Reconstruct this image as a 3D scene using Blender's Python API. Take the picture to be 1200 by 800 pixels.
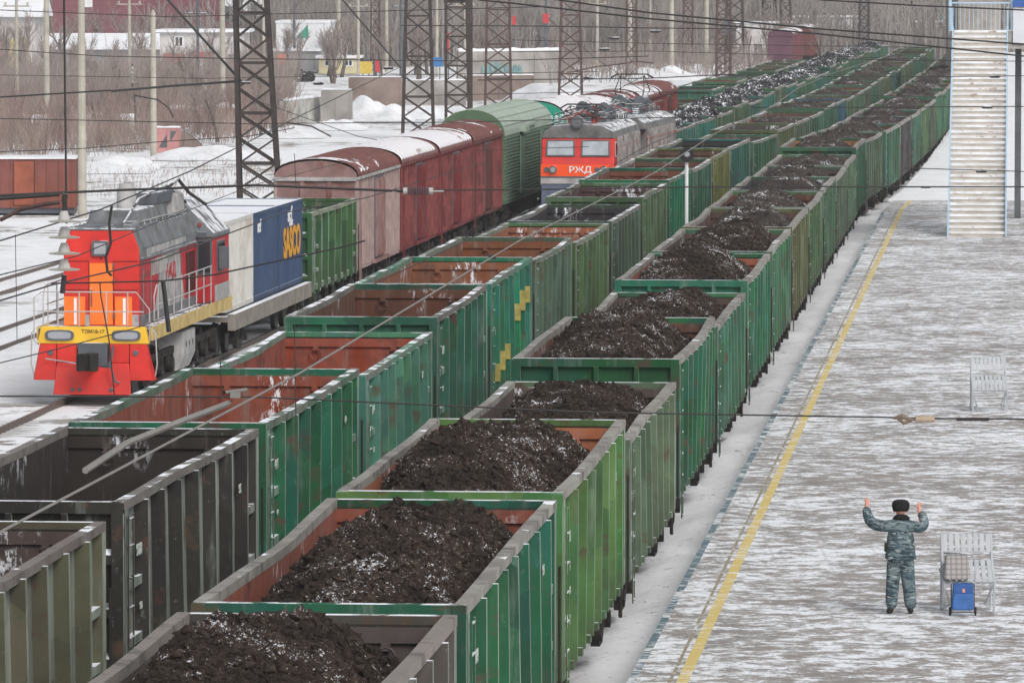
import bpy, math, random
from mathutils import Vector, Matrix, noise
import numpy as np
R = math.radians
S = bpy.context.scene
for o in list(bpy.data.objects): bpy.data.objects.remove(o)
COL = S.collection
# ---------------------------------------------------------------- camera, sky, sun, exposure
CAMH = 10.54
FPX = 6667.0                      # focal length in pixels of a 1200 px wide frame (200 mm lens)
cam = bpy.data.cameras.new('camera'); camo = bpy.data.objects.new('camera', cam); COL.objects.link(camo)
cam.lens = 200; cam.sensor_width = 36; cam.clip_start = 1; cam.clip_end = 9000
camo.location = (0, 0, CAMH); camo.rotation_euler = (R(90 - 3.69), 0, 0); S.camera = camo
W = bpy.data.worlds.new('World'); S.world = W; W.use_nodes = True
wn = W.node_tree; wn.nodes.clear()
sk = wn.nodes.new('ShaderNodeTexSky'); sk.sky_type = 'NISHITA'; sk.sun_disc = False
SEL, SAZ = R(42), R(150)      # sun height, and compass bearing clockwise from the view direction
sk.sun_elevation = SEL; sk.sun_rotation = SAZ; sk.air_density = 1.0; sk.dust_density = 3.5; sk.ozone_density = 1.0
hs = wn.nodes.new('ShaderNodeHueSaturation'); hs.inputs['Saturation'].default_value = 0.22
bg = wn.nodes.new('ShaderNodeBackground'); bg.inputs['Strength'].default_value = 0.13
wo = wn.nodes.new('ShaderNodeOutputWorld')
wn.links.new(sk.outputs[0], hs.inputs['Color']); wn.links.new(hs.outputs[0], bg.inputs['Color']); wn.links.new(bg.outputs[0], wo.inputs[0])
sl = bpy.data.lights.new('sun', 'SUN'); sl.energy = 0.9; sl.angle = R(22); sl.color = (1, .97, .93)
so = bpy.data.objects.new('sun', sl); COL.objects.link(so)
# light comes from behind the camera and to its right, through thin high overcast
so.rotation_euler = Vector((-math.sin(SAZ) * math.cos(SEL), -math.cos(SAZ) * math.cos(SEL), -math.sin(SEL))).to_track_quat('-Z', 'Y').to_euler()
S.view_settings.view_transform = 'Standard'; S.view_settings.look = 'None'; S.view_settings.gamma = 1
S.view_settings.exposure = 0.30; S.view_settings.use_curve_mapping = False
S.render.engine = 'CYCLES'
S.cycles.max_bounces = 6; S.cycles.diffuse_bounces = 3; S.cycles.glossy_bounces = 2; S.cycles.transparent_max_bounces = 6; S.cycles.volume_bounces = 0

# ---------------------------------------------------------------- helpers
def tag(o, label=None, cat=None, group=None, kind=None):
    if label: o['label'] = label
    if cat: o['category'] = cat
    if group: o['group'] = group
    if kind: o['kind'] = kind
    return o
def empty(name, loc=(0, 0, 0), rz=0, sc=(1, 1, 1)):
    o = bpy.data.objects.new(name, None); COL.objects.link(o); o.location = loc; o.rotation_euler = (0, 0, rz); o.scale = sc
    o.empty_display_size = .3
    return o
def P(px, py, Y):                 # photo pixel + distance -> world point
    c, s = math.cos(R(3.69)), math.sin(R(3.69))
    u = (px - 600) / FPX; w = -(py - 400) / FPX
    d = (u, c + w * s, -s + w * c); k = Y / d[1]
    return Vector((d[0] * k, Y, CAMH + d[2] * k))
def G(px, py, z=-.3):             # photo pixel on the ground plane z
    c, s = math.cos(R(3.69)), math.sin(R(3.69))
    u = (px - 600) / FPX; w = -(py - 400) / FPX
    d = (u, c + w * s, -s + w * c); k = (z - CAMH) / d[2]
    return Vector((d[0] * k, d[1] * k, z))
class MB:
    def __init__(s): s.v = []; s.f = []; s.m = []; s.cur = 0
    def face(s, idx): s.f.append(idx); s.m.append(s.cur)
    def poly(s, pts):
        n = len(s.v); s.v += [tuple(p) for p in pts]; s.face(tuple(range(n, n + len(pts))))
    def hexa(s, p):               # 8 points: bottom 4 ccw, top 4 ccw
        n = len(s.v); s.v += [tuple(q) for q in p]
        for q in ((3, 2, 1, 0), (4, 5, 6, 7), (0, 1, 5, 4), (1, 2, 6, 5), (2, 3, 7, 6), (3, 0, 4, 7)): s.face(tuple(n + i for i in q))
    def box(s, x0, x1, y0, y1, z0, z1):
        s.hexa([(x0, y0, z0), (x1, y0, z0), (x1, y1, z0), (x0, y1, z0), (x0, y0, z1), (x1, y0, z1), (x1, y1, z1), (x0, y1, z1)])
    def bar(s, a, b, w, h=None, up=(0, 0, 1)):   # rectangular bar
        h = h or w; a = Vector(a); b = Vector(b); d = (b - a).normalized(); up = Vector(up)
        if abs(d.dot(up)) > .95: up = Vector((1, 0, 0))
        r = d.cross(up).normalized() * w / 2; u = r.cross(d).normalized() * h / 2
        s.hexa([a - r - u, a + r - u, b + r - u, b - r - u, a - r + u, a + r + u, b + r + u, b - r + u])
    def tube(s, pts, r, n=6, cap=True):
        pts = [Vector(p) for p in pts]; rs = r if isinstance(r, (list, tuple)) else [r] * len(pts)
        base = len(s.v); up = Vector((0, 0, 1))
        for i, p in enumerate(pts):
            d = (pts[min(i + 1, len(pts) - 1)] - pts[max(i - 1, 0)])
            if d.length < 1e-9: d = Vector((0, 0, 1))
            d.normalize(); u = up if abs(d.dot(up)) < .95 else Vector((1, 0, 0))
            a = d.cross(u).normalized(); b = a.cross(d)
            for k in range(n):
                t = 2 * math.pi * k / n; s.v.append(tuple(p + (a * math.cos(t) + b * math.sin(t)) * rs[i]))
        for i in range(len(pts) - 1):
            for k in range(n):
                s.face((base + i * n + k, base + i * n + (k + 1) % n, base + (i + 1) * n + (k + 1) % n, base + (i + 1) * n + k))
        if cap:
            s.face(tuple(base + k for k in reversed(range(n)))); s.face(tuple(base + (len(pts) - 1) * n + k for k in range(n)))
    def prism(s, poly, axis, a, b):  # poly in the two other axes, extruded from a to b
        def pt(u, v, w):
            return {'x': (w, u, v), 'y': (u, w, v), 'z': (u, v, w)}[axis]
        n = len(s.v); m = len(poly)
        s.v += [pt(u, v, a) for u, v in poly] + [pt(u, v, b) for u, v in poly]
        s.face(tuple(n + i for i in range(m))); s.face(tuple(n + m + i for i in reversed(range(m))))
        for i in range(m): s.face((n + i, n + m + i, n + m + (i + 1) % m, n + (i + 1) % m))
    def build(s, name, mats, parent=None, loc=None, smooth=False, bevel=0):
        me = bpy.data.meshes.new(name); me.from_pydata(s.v, [], s.f)
        if not isinstance(mats, (list, tuple)): mats = [mats]
        for m in mats: me.materials.append(m)
        me.polygons.foreach_set('material_index', s.m)
        if smooth: me.polygons.foreach_set('use_smooth', [True] * len(me.polygons))
        me.validate(); me.update()
        import bmesh
        b = bmesh.new(); b.from_mesh(me); bmesh.ops.recalc_face_normals(b, faces=b.faces); b.to_mesh(me); b.free()
        o = bpy.data.objects.new(name, me); COL.objects.link(o)
        if parent: o.parent = parent
        if loc is not None: o.location = loc
        if bevel:
            bv = o.modifiers.new('bevel', 'BEVEL'); bv.width = bevel; bv.segments = 2; bv.limit_method = 'ANGLE'; bv.angle_limit = R(35)
        return o
def copy_tree(o, parent=None):
    c = o.copy(); COL.objects.link(c); c.parent = parent
    for k in list(o.children): copy_tree(k, c)
    return c
def text_mesh(name, s, size, mat, parent, loc, rot, sx=1, bold=0.0, ext=.006, align='CENTER'):
    cu = bpy.data.curves.new(name, 'FONT'); cu.body = s; cu.size = size; cu.extrude = ext; cu.offset = bold; cu.align_x = align; cu.align_y = 'CENTER'
    t = bpy.data.objects.new(name, cu); COL.objects.link(t)
    dg = bpy.context.evaluated_depsgraph_get(); me = bpy.data.meshes.new_from_object(t.evaluated_get(dg))
    bpy.data.objects.remove(t); me.materials.clear(); me.materials.append(mat)
    o = bpy.data.objects.new(name, me); COL.objects.link(o); o.parent = parent; o.location = loc; o.rotation_euler = rot; o.scale = (sx, 1, 1)
    return o

# ---------------------------------------------------------------- materials
class NT:
    def __init__(s, name):
        s.m = bpy.data.materials.new(name); s.m.use_nodes = True; s.t = s.m.node_tree; s.b = s.t.nodes['Principled BSDF']
        s.b.inputs['Roughness'].default_value = .8; s.b.inputs['Specular IOR Level'].default_value = .3
    def n(s, ty, **k):
        x = s.t.nodes.new(ty)
        for a, v in k.items(): setattr(x, a, v)
        return x
    def l(s, a, b): s.t.links.new(a, b)
    def coord(s, kind='Object', scale=(1, 1, 1), rnd=True):
        tc = s.n('ShaderNodeTexCoord'); mp = s.n('ShaderNodeMapping'); mp.inputs['Scale'].default_value = scale
        s.l(tc.outputs[kind], mp.inputs['Vector'])
        if rnd:
            oi = s.n('ShaderNodeObjectInfo'); mu = s.n('ShaderNodeMath', operation='MULTIPLY'); mu.inputs[1].default_value = 57
            s.l(oi.outputs['Random'], mu.inputs[0]); s.l(mu.outputs[0], mp.inputs['Location'])
        return mp.outputs[0]
    def noise(s, vec, scale, detail=4, rough=.55, dist=0):
        x = s.n('ShaderNodeTexNoise'); x.inputs['Scale'].default_value = scale; x.inputs['Detail'].default_value = detail
        x.inputs['Roughness'].default_value = rough; x.inputs['Distortion'].default_value = dist; s.l(vec, x.inputs['Vector']); return x.outputs['Fac']
    def ramp(s, fac, a, b, lo=0., hi=1.):
        x = s.n('ShaderNodeMapRange'); x.inputs['From Min'].default_value = a; x.inputs['From Max'].default_value = b
        x.inputs['To Min'].default_value = lo; x.inputs['To Max'].default_value = hi; s.l(fac, x.inputs['Value']); return x.outputs[0]
    def mix(s, fac, a, b):
        x = s.n('ShaderNodeMix', data_type='RGBA')
        for sock, v in ((x.inputs['Factor'], fac), (x.inputs[6], a), (x.inputs[7], b)):
            if isinstance(v, (int, float)): sock.default_value = v
            elif isinstance(v, (tuple, list)): sock.default_value = (*v, 1)
            else: s.l(v, sock)
        return x.outputs[2]
    def math(s, op, a, b=0.):
        x = s.n('ShaderNodeMath', operation=op)
        for i, v in enumerate((a, b)):
            if isinstance(v, (int, float)): x.inputs[i].default_value = v
            else: s.l(v, x.inputs[i])
        return x.outputs[0]
    def bump(s, h, strength=.5, dist=.02):
        x = s.n('ShaderNodeBump'); x.inputs['Strength'].default_value = strength; x.inputs['Distance'].default_value = dist
        s.l(h, x.inputs['Height']); s.l(x.outputs[0], s.b.inputs['Normal'])
    def up(s, a=.35, b=.8):
        g = s.n('ShaderNodeNewGeometry'); x = s.n('ShaderNodeSeparateXYZ'); s.l(g.outputs['True Normal'], x.inputs[0]); return s.ramp(x.outputs['Z'], a, b)
    def col(s, c): s.l(c, s.b.inputs['Base Color']) if not isinstance(c, tuple) else s.b.inputs['Base Color'].__setattr__('default_value', (*c, 1)); return s.m
def attr(t, name):
    a = t.n('ShaderNodeAttribute', attribute_type='OBJECT', attribute_name=name); return a.outputs['Color']

def mk_flat(name, c, rough=.7, var=.25, scale=3., metal=0., snow=0., dirt=None, spec=.3):
    t = NT(name); v = t.coord(); n = t.noise(v, scale, 5); k = t.ramp(n, .3, .7, 1 - var, 1 + var)
    hsv = t.n('ShaderNodeHueSaturation'); hsv.inputs['Color'].default_value = (*c, 1); t.l(k, hsv.inputs['Value'])
    c1 = hsv.outputs[0]
    if dirt: c1 = t.mix(t.ramp(t.noise(v, scale * .6, 6, .65), .5, .68), c1, dirt)
    if snow: c1 = t.mix(t.math('MULTIPLY', t.up(), t.ramp(t.noise(v, 2.2, 5), .5 - .3 * snow, .55 - .2 * snow)), c1, (.82, .84, .88))
    t.col(c1); t.b.inputs['Roughness'].default_value = rough; t.b.inputs['Metallic'].default_value = metal; t.b.inputs['Specular IOR Level'].default_value = spec
    t.bump(t.noise(v, scale * 8, 3), .15, .01)
    return t.m
# snow ground
def mk_snow(name, dirt=.0, specks=.5, track=False):
    t = NT(name); v = t.coord(rnd=False)
    big = t.noise(v, .05, 5, .6); mid = t.noise(v, .6, 6, .65); fine = t.noise(v, 4.5, 5, .7)
    c = t.mix(t.ramp(mid, .35, .65), (.80, .81, .83), (.91, .92, .94))
    g = t.mix(t.ramp(fine, .35, .7), (.16, .14, .125), (.30, .27, .24))
    mask = t.math('MULTIPLY', t.ramp(big, .47 - dirt, .62 - dirt), t.ramp(mid, .50, .56))
    sp = t.math('MULTIPLY', t.ramp(t.noise(v, 3.2, 6, .75), .60, .66), specks)
    c = t.mix(t.math('MAXIMUM', mask, sp), c, g)
    t.bump(t.math('ADD', mid, t.math('MULTIPLY', fine, .5)), .6, .12); t.b.inputs['Roughness'].default_value = .75
    return t.col(c)
M = {}
M['snow'] = mk_snow('snow', -.02, .5)
M['snow_clean'] = mk_snow('snow_by_track', -.12, .8)
M['snow_yard'] = mk_snow('snow_yard', .04, .8)
# wagon paint: outside colour comes from the object property ext, lining from inn
def mk_wagon(name, prop, snowy=False, rusty=.5):
    t = NT(name); v = t.coord(); base = attr(t, prop)
    vs = t.coord(scale=(1.6, 1.6, .22)); streak = t.noise(vs, 2.4, 5, .65); blot = t.noise(v, .9, 6, .65); fine = t.noise(v, 9, 5, .7)
    hsv = t.n('ShaderNodeHueSaturation'); t.l(base, hsv.inputs['Color']); t.l(t.ramp(blot, .3, .7, .68, 1.3), hsv.inputs['Value']); t.l(t.ramp(streak, .3, .7, 1.1, .8), hsv.inputs['Saturation'])
    c = hsv.outputs[0]
    if prop == 'ext':
        gn = t.n('ShaderNodeNewGeometry'); gx = t.n('ShaderNodeSeparateXYZ'); t.l(gn.outputs['True Normal'], gx.inputs[0])
        face = t.ramp(t.math('ABSOLUTE', gx.outputs['X']), .93, .98)            # road dust and frost cling to the outermost faces
        c = t.mix(t.math('MULTIPLY', face, t.ramp(t.noise(vs, 1.3, 5, .65), .3, .7, .25, .85)), c, (.36, .41, .36))
        c = t.mix(t.ramp(streak, .58, .74, 0, .4), c, (.26, .29, .26))
        c = t.mix(t.ramp(t.noise(v, 1.7, 6, .7), .57, .66, 0, .8), c, (.085, .045, .03))
        c = t.mix(t.ramp(t.noise(v, 7.5, 6, .75), .62, .70, 0, .35), c, (.30, .33, .30))     # scuffs down to primer
        pt = t.n('ShaderNodeTexVoronoi'); pt.inputs['Scale'].default_value = .55; t.l(v, pt.inputs['Vector']); ps = t.n('ShaderNodeSeparateXYZ'); t.l(pt.outputs['Color'], ps.inputs[0])
        hp = t.n('ShaderNodeHueSaturation'); t.l(c, hp.inputs['Color']); t.l(t.ramp(ps.outputs['X'], 0, 1, .75, 1.25), hp.inputs['Value']); t.l(t.ramp(ps.outputs['Y'], 0, 1, .47, .53), hp.inputs['Hue']); c = hp.outputs[0]   # touched-up paint areas
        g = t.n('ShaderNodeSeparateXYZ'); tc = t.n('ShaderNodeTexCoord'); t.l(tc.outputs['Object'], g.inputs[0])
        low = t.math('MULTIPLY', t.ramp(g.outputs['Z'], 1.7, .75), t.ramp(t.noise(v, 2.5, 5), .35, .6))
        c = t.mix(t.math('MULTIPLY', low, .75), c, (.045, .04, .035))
        c = t.mix(t.math('MULTIPLY', t.up(), t.ramp(t.noise(v, 3, 4), .4, .5)), c, (.8, .82, .86))
    else:
        c = t.mix(t.ramp(blot, .50, .66, 0, .8), c, (.035, .028, .026))
        c = t.mix(t.ramp(streak, .58, .68, 0, .5), c, (.22, .17, .15))
        vf = t.coord(scale=(1.4, 1.0, .9))
        c = t.mix(t.math('MULTIPLY', t.ramp(t.noise(vf, .5, 3), .57, .66), t.ramp(t.noise(t.coord(scale=(1.5, 1.2, .6)), 4.5, 8, .8), .53, .56)), c, (.78, .80, .84))
    t.bump(t.math('ADD', fine, blot), .35, .012); t.b.inputs['Roughness'].default_value = .72 if prop == 'ext' else .9
    return t.col(c)
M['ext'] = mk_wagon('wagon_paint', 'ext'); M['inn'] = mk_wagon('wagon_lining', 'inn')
def mk_rim():
    t = NT('rim_steel'); v = t.coord(); base = attr(t, 'rim')
    vs = t.coord(scale=(1, 1, 1)); n1 = t.noise(vs, 2.2, 6, .7); n2 = t.noise(v, .8, 5)
    c = t.mix(t.ramp(n2, .35, .65), base, (.20, .185, .17)); c = t.mix(t.ramp(n1, .52, .62, 0, .7), c, (.07, .06, .055))
    sn = attr(t, 'snow'); rw = t.n('ShaderNodeSeparateXYZ'); t.l(sn, rw.inputs[0])
    th = t.math('ADD', t.noise(v, 1.1, 5, .6), rw.outputs['X'])
    c = t.mix(t.math('MULTIPLY', t.up(.5, .85), t.ramp(th, .57, .60)), c, (.84, .86, .9))
    t.bump(n1, .3, .01); return t.col(c)
M['rim'] = mk_rim()
M['steel_dark'] = mk_flat('dark_steel', (.035, .032, .03), .75, .4, 4, snow=.3)
M['bogie'] = mk_flat('bogie_steel', (.026, .022, .020), .8, .4, 5, dirt=(.014, .013, .012))
M['wheel'] = mk_flat('wheel_steel', (.035, .03, .027), .6, .3, 6)
def mk_coal(name, dark, light, snow, fs=26):
    t = NT(name); v = t.coord(); fine = t.noise(v, fs, 5, .7); mid = t.noise(v, .9, 4); vv = t.n('ShaderNodeTexVoronoi'); vv.inputs['Scale'].default_value = 9; t.l(v, vv.inputs['Vector'])
    c = t.mix(t.ramp(mid, .35, .65), dark, light); c = t.mix(t.ramp(vv.outputs['Distance'], .1, .6, 0, .5), c, (.012, .011, .010))
    cell = t.n('ShaderNodeSeparateXYZ'); t.l(vv.outputs['Color'], cell.inputs[0])
    s = t.math('MULTIPLY', t.ramp(t.math('ADD', fine, t.math('MULTIPLY', mid, .7)), 1.02 - snow, 1.05 - snow), t.up(-.2, .3))
    c = t.mix(s, c, (.78, .8, .84)); t.bump(fine, 1, .06); t.b.inputs['Roughness'].default_value = .95; t.b.inputs['Specular IOR Level'].default_value = .12
    return t.col(c)
M['coal'] = mk_coal('coal', (.046, .036, .030), (.118, .083, .066), .035)
M['coal_far'] = mk_coal('coal_dusty', (.062, .052, .047), (.12, .096, .085), .02, 14)
M['coal_snow'] = mk_coal('snowy_lump_coal', (.04, .04, .045), (.12, .12, .13), .10, 6)
M['plat'] = None
def mk_platform():
    t = NT('platform_asphalt'); v = t.coord(rnd=False, scale=(.85, 1, 1)); v2 = t.coord(rnd=False)
    big = t.noise(v2, .045, 3); a = t.noise(v, 2.3, 10, .74, .2); b = t.noise(v, 8.5, 6, .75, .3); st = t.noise(v2, .5, 4)
    asp = t.mix(t.ramp(st, .35, .65), (.205, .185, .17), (.31, .265, .235))
    asp = t.mix(t.ramp(t.noise(v2, 12, 3), .3, .7), asp, (.23, .215, .205))
    s = t.math('ADD', t.math('MULTIPLY', a, .62), t.math('MULTIPLY', b, .38)); s = t.math('ADD', s, t.ramp(t.noise(v2, .22, 4, .6), .35, .65, -.035, .04))
    hard = t.ramp(s, .492, .54); soft = t.ramp(s, .41, .53, 0, .26)
    c = t.mix(soft, asp, (.66, .67, .69)); c = t.mix(hard, c, (.80, .82, .86))
    bk = t.n('ShaderNodeTexBrick'); bk.inputs['Scale'].default_value = 1; bk.inputs['Brick Width'].default_value = .9; bk.inputs['Row Height'].default_value = .9; bk.inputs['Mortar Size'].default_value = .03; bk.offset = 0
    t.l(v2, bk.inputs['Vector']); c = t.mix(t.math('MULTIPLY', bk.outputs['Fac'], .30), c, (.40, .385, .37))
    t.bump(s, .4, .03); t.b.inputs['Roughness'].default_value = .8
    return t.col(c)
M['plat'] = mk_platform()
def mk_line(name, c, lo, hi):
    t = NT(name); v = t.coord(rnd=False, scale=(.6, 1, 1)); s = t.math('ADD', t.math('MULTIPLY', t.noise(v, 1.3, 7, .7, .3), .6), t.math('MULTIPLY', t.noise(v, 6, 4, .7), .4))
    t.col(t.mix(t.ramp(s, lo, hi, 0, .85), c, (.78, .79, .8))); return t.m
M['yellow_line'] = mk_line('yellow_line_paint', (.62, .48, .17), .50, .62)
M['blue_edge'] = mk_line('blue_edge_paint', (.11, .165, .195), .49, .56)
M['concrete'] = mk_flat('concrete', (.42, .40, .37), .85, .2, 2, snow=.6, dirt=(.26, .24, .22))
M['stencil'] = mk_flat('stencil_paint', (.42, .45, .42), .8, .3, 12)
M['porcelain'] = mk_flat('grey_beige_glass', (.34, .33, .27), .35, .1, 6)
M['pole'] = mk_flat('pole_concrete', (.43, .40, .34), .85, .15, 1.5)
M['lattice'] = mk_flat('lattice_steel', (.040, .032, .030), .7, .4, 2.5, dirt=(.075, .045, .038))
M['lattice_red'] = mk_flat('lattice_rusty_steel', (.085, .05, .045), .7, .4, 2.5)
M['wire'] = mk_flat('wire_steel', (.035, .033, .033), .6, .1)
M['wire_pale'] = mk_flat('wire_galvanised', (.20, .19, .175), .6, .1)
M['white'] = mk_flat('white_paint', (.72, .73, .74), .6, .08, 3)
M['slat'] = mk_flat('bench_paint', (.42, .44, .46), .6, .12, 5)
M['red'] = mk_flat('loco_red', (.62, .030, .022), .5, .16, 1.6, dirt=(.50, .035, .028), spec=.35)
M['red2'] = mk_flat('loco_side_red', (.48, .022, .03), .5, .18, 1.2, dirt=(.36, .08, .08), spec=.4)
M['reddull'] = mk_flat('red_rusty', (.30, .06, .05), .7, .3, 1.5)
M['orange'] = mk_flat('reflective_orange', (.95, .20, .03), .5, .12, 1.5)
M['yellow'] = mk_flat('loco_yellow', (.80, .48, .04), .55, .15, 2)
M['yellowdull'] = mk_flat('running_board_yellow', (.58, .43, .17), .6, .25, 2)
M['grey'] = mk_flat('loco_grey', (.17, .18, .19), .7, .3, 2.5, dirt=(.10, .10, .10), snow=.2)
M['greyl'] = mk_flat('loco_light_grey', (.40, .39, .385), .65, .25, 2.2, dirt=(.22, .21, .20))
M['greyd'] = mk_flat('loco_dark_grey', (.10, .11, .125), .6, .2, 2, snow=.3)
M['glass'] = NT('window_glass').m; M['glass'].node_tree.nodes['Principled BSDF'].inputs['Base Color'].default_value = (.03, .035, .04, 1); M['glass'].node_tree.nodes['Principled BSDF'].inputs['Roughness'].default_value = .08; M['glass'].node_tree.nodes['Principled BSDF'].inputs['Specular IOR Level'].default_value = .8
M['glass_pale'] = mk_flat('pale_glass', (.36, .40, .43), .3, .2, 3, spec=.6)  # panes with a pale grey-blue base colour
M['lamp'] = mk_flat('lamp_glass', (.34, .35, .38), .15, .1, 6, spec=.8)
M['cont_white'] = mk_flat('container_white', (.62, .61, .57), .6, .1, 1, dirt=(.45, .40, .34), snow=.9)
M['cont_blue'] = mk_flat('container_blue', (.038, .068, .14), .6, .2, 1, dirt=(.06, .09, .15), snow=.9)
M['letter_orange'] = mk_flat('orange_lettering', (.70, .33, .03), .6, .05)
M['letter_white'] = mk_flat('white_lettering', (.82, .82, .82), .6, .05)
M['letter_grey'] = mk_flat('dark_lettering', (.12, .08, .03), .6, .05)
M['pink'] = mk_flat('faded_pink_paint', (.27, .165, .155), .75, .25, 1.8, dirt=(.19, .075, .06))
M['oxide'] = mk_flat('oxide_red_paint', (.155, .022, .024), .7, .25, 1.6, dirt=(.20, .07, .07))
M['oxide2'] = mk_flat('oxide_brown_paint', (.11, .035, .03), .7, .25, 1.6)
def mk_roof(name, c, amt):
    t = NT(name); v = t.coord(); n = t.noise(v, .33, 3); n2 = t.noise(v, 3, 5); k = t.math('ADD', t.math('MULTIPLY', n, .75), t.math('MULTIPLY', n2, .25))
    c1 = t.mix(t.ramp(n2, .35, .65), c, tuple(x * .65 for x in c)); c1 = t.mix(t.math('MULTIPLY', t.up(.3, .6), t.ramp(k, amt, amt + .03)), c1, (.82, .83, .86)); t.bump(n2, .3, .03); return t.col(c1)
M['roof_red'] = mk_roof('snowy_oxide_roof', (.20, .075, .065), .54)
M['roof_white'] = mk_roof('snow_covered_roof', (.24, .12, .11), .43)
M['reefer'] = mk_flat('reefer_green', (.14, .21, .15), .6, .12, 1.2, dirt=(.15, .19, .15))
M['reefer_roof'] = mk_flat('reefer_pale_green', (.34, .41, .34), .6, .1, 1)
M['reefer_end'] = mk_flat('reefer_end_green', (.09, .15, .085), .6, .15, 2)
M['teal'] = mk_flat('teal_paint', (.02, .33, .22), .6, .15, 1, snow=.3)
M['rust_box'] = mk_flat('rusty_red_sheet', (.21, .075, .062), .8, .25, .8, dirt=(.27, .085, .05))
# ---------------------------------------------------------------- track geometry (X centre of each track as a function of distance Y)
TR = {1: (-7.54, .0867, 0.0), 2: (-14.25, .0917, -.2), 3: (-19.5, .0917, -.2), 4: (-24.0, .0917, -.3), 5: (-31.1, .0917, -.35), 6: (-36.3, .0917, -.35)}
def sm(t): t = max(0., min(1., t)); return t * t * (3 - 2 * t)
def tx(k, Y):
    a, s, z = TR[k]; b = 0
    if Y > 235: b = 2.6 * (1 - math.exp(-(Y - 235) / 90.)) * sm((Y - 235) / 30)
    if k == 1 and Y > 235: b += .004 * (Y - 235)
    if k == 2 and Y < 155: b += .54 * sm((158 - Y) / 60) - .16 * sm((88 - Y) / 18)
    return a + s * Y + b
def tpos(k, Y):
    x0, x1 = tx(k, Y - 1), tx(k, Y + 1)
    return Vector((tx(k, Y), Y, TR[k][2])), -math.atan2(x1 - x0, 2)
def setp(o, **k):
    if 'ext' in k and not k.get('_d'): k['ext'] = tuple(c * .66 for c in k['ext']); k['inn'] = (k['inn'][0], k['inn'][1] * (1.2 if k['inn'][0] > 2 * k['inn'][1] else .95), k['inn'][2] * .95); k['_d'] = 1
    for a, v in k.items():
        if a != '_d': o[a] = list(v) if isinstance(v, tuple) else v
    for c in o.children: setp(c, **k)
# ---- ground
mb = MB(); mb.poly([(-2500, -50, -.55), (2500, -50, -.55), (2500, 5000, -.55), (-2500, 5000, -.55)])
tag(mb.build('ground', M['snow_yard']), kind='structure')
# smoothly uneven snow between the last train and the platform
def strip(name, fl, fr, y0, y1, ny, nx, zf, mat):
    mb = MB(); n = 0
    ys = [y0 + (y1 - y0) * (j / ny) for j in range(ny + 1)]
    for Y in ys:
        for i in range(nx + 1):
            x = fl(Y) + (fr(Y) - fl(Y)) * i / nx; mb.v.append((x, Y, zf(x, Y, i / nx)))
    for j in range(ny):
        for i in range(nx):
            a = j * (nx + 1) + i; mb.face((a, a + 1, a + nx + 2, a + nx + 1))
    return tag(mb.build(name, mat, smooth=True), kind='structure')
EDGE = lambda Y: (1.68 - .0875 * 80.5) + .0875 * Y + (2.2 * (1 - math.exp(-(Y - 235) / 90.)) * sm((Y - 235) / 30) if Y > 235 else 0)
PZ = .54
strip('snow_bed', lambda Y: tx(1, Y) - 2.6, lambda Y: EDGE(Y) + .05, 40, 700, 900, 14,
      lambda x, Y, u: -.30 + .26 * u * u + .22 * (noise.noise(Vector((x * .8, Y * .25, 3))) + .5 * noise.noise(Vector((x * 2.3, Y * .9, 7)))) , M['snow_clean'])
strip('snow_bed_yard', lambda Y: tx(6, Y) - 4, lambda Y: tx(2, Y) + 2.9, 60, 800, 500, 30,
      lambda x, Y, u: -.46 + .07 * noise.noise(Vector((x * .7, Y * .2, 1))), M['snow'])
# platform slab
mb = MB(); ys = [60 + 3 * i for i in range(65)]
for j, Y in enumerate(ys):
    e = EDGE(Y); mb.v += [(e, Y, -.5), (e, Y, PZ), (e + 40, Y, PZ), (e + 40, Y, -.5)]
for j in range(len(ys) - 1):
    a = j * 4
    for k in range(3): mb.face((a + k, a + k + 1, a + k + 5, a + k + 4))
L = (len(ys) - 1) * 4; mb.face((0, 1, 2, 3)); mb.face((L, L + 1, L + 2, L + 3))
tag(mb.build('platform', M['plat']), kind='structure')
def lane(name, off, w, y0, y1, mat, z):
    mb = MB(); Y = y0; pr = None
    while Y <= y1:
        e = EDGE(Y) + off; n = len(mb.v); mb.v += [(e, Y, z), (e + w, Y, z)]
        if n: mb.face((n - 2, n - 1, n + 1, n))
        Y += 3
    return tag(mb.build(name, mat), kind='structure')
lane('yellow_line', .68, .17, 60, 254, M['yellow_line'], PZ + .004)
lane('blue_edge_line', -.02, .12, 60, 240, M['blue_edge'], PZ + .006)
lane('old_yellow_line', .56, .05, 60, 250, mk_line('worn_yellow', (.30, .25, .18), .52, .60), PZ + .004)
strip('snow_field', lambda Y: EDGE(Y) - .3, lambda Y: EDGE(Y) + 60, 252, 900, 120, 20, lambda x, Y, u: PZ - .02 + .12 * noise.noise(Vector((x * .3, Y * .1, 4))), M['snow_clean'])
# rails and sleepers
M['rail'] = mk_flat('rail_steel', (.11, .08, .065), .5, .2, 3)
M['sleeper'] = mk_flat('sleeper_concrete', (.22, .2, .18), .9, .3, 3, snow=.95)
for k in TR:
    mb = MB()
    for s in (-.78, .78):
        Y = 45 if k < 4 else 75; pts = []
        while Y < 760: pts.append((tx(k, Y) + s, Y, TR[k][2] - .075)); Y += 12
        for a, b in zip(pts, pts[1:]): mb.bar(a, b, .075, .15)
    Y = 75
    mb.cur = 1
    while Y < (330 if k > 3 else 0):
        x = tx(k, Y); mb.box(x - 1.32, x + 1.32, Y - .12, Y + .12, TR[k][2] - .3, TR[k][2] - .158); Y += .6
    tag(mb.build('railway_track', [M['rail'], M['sleeper']]), kind='structure')

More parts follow.
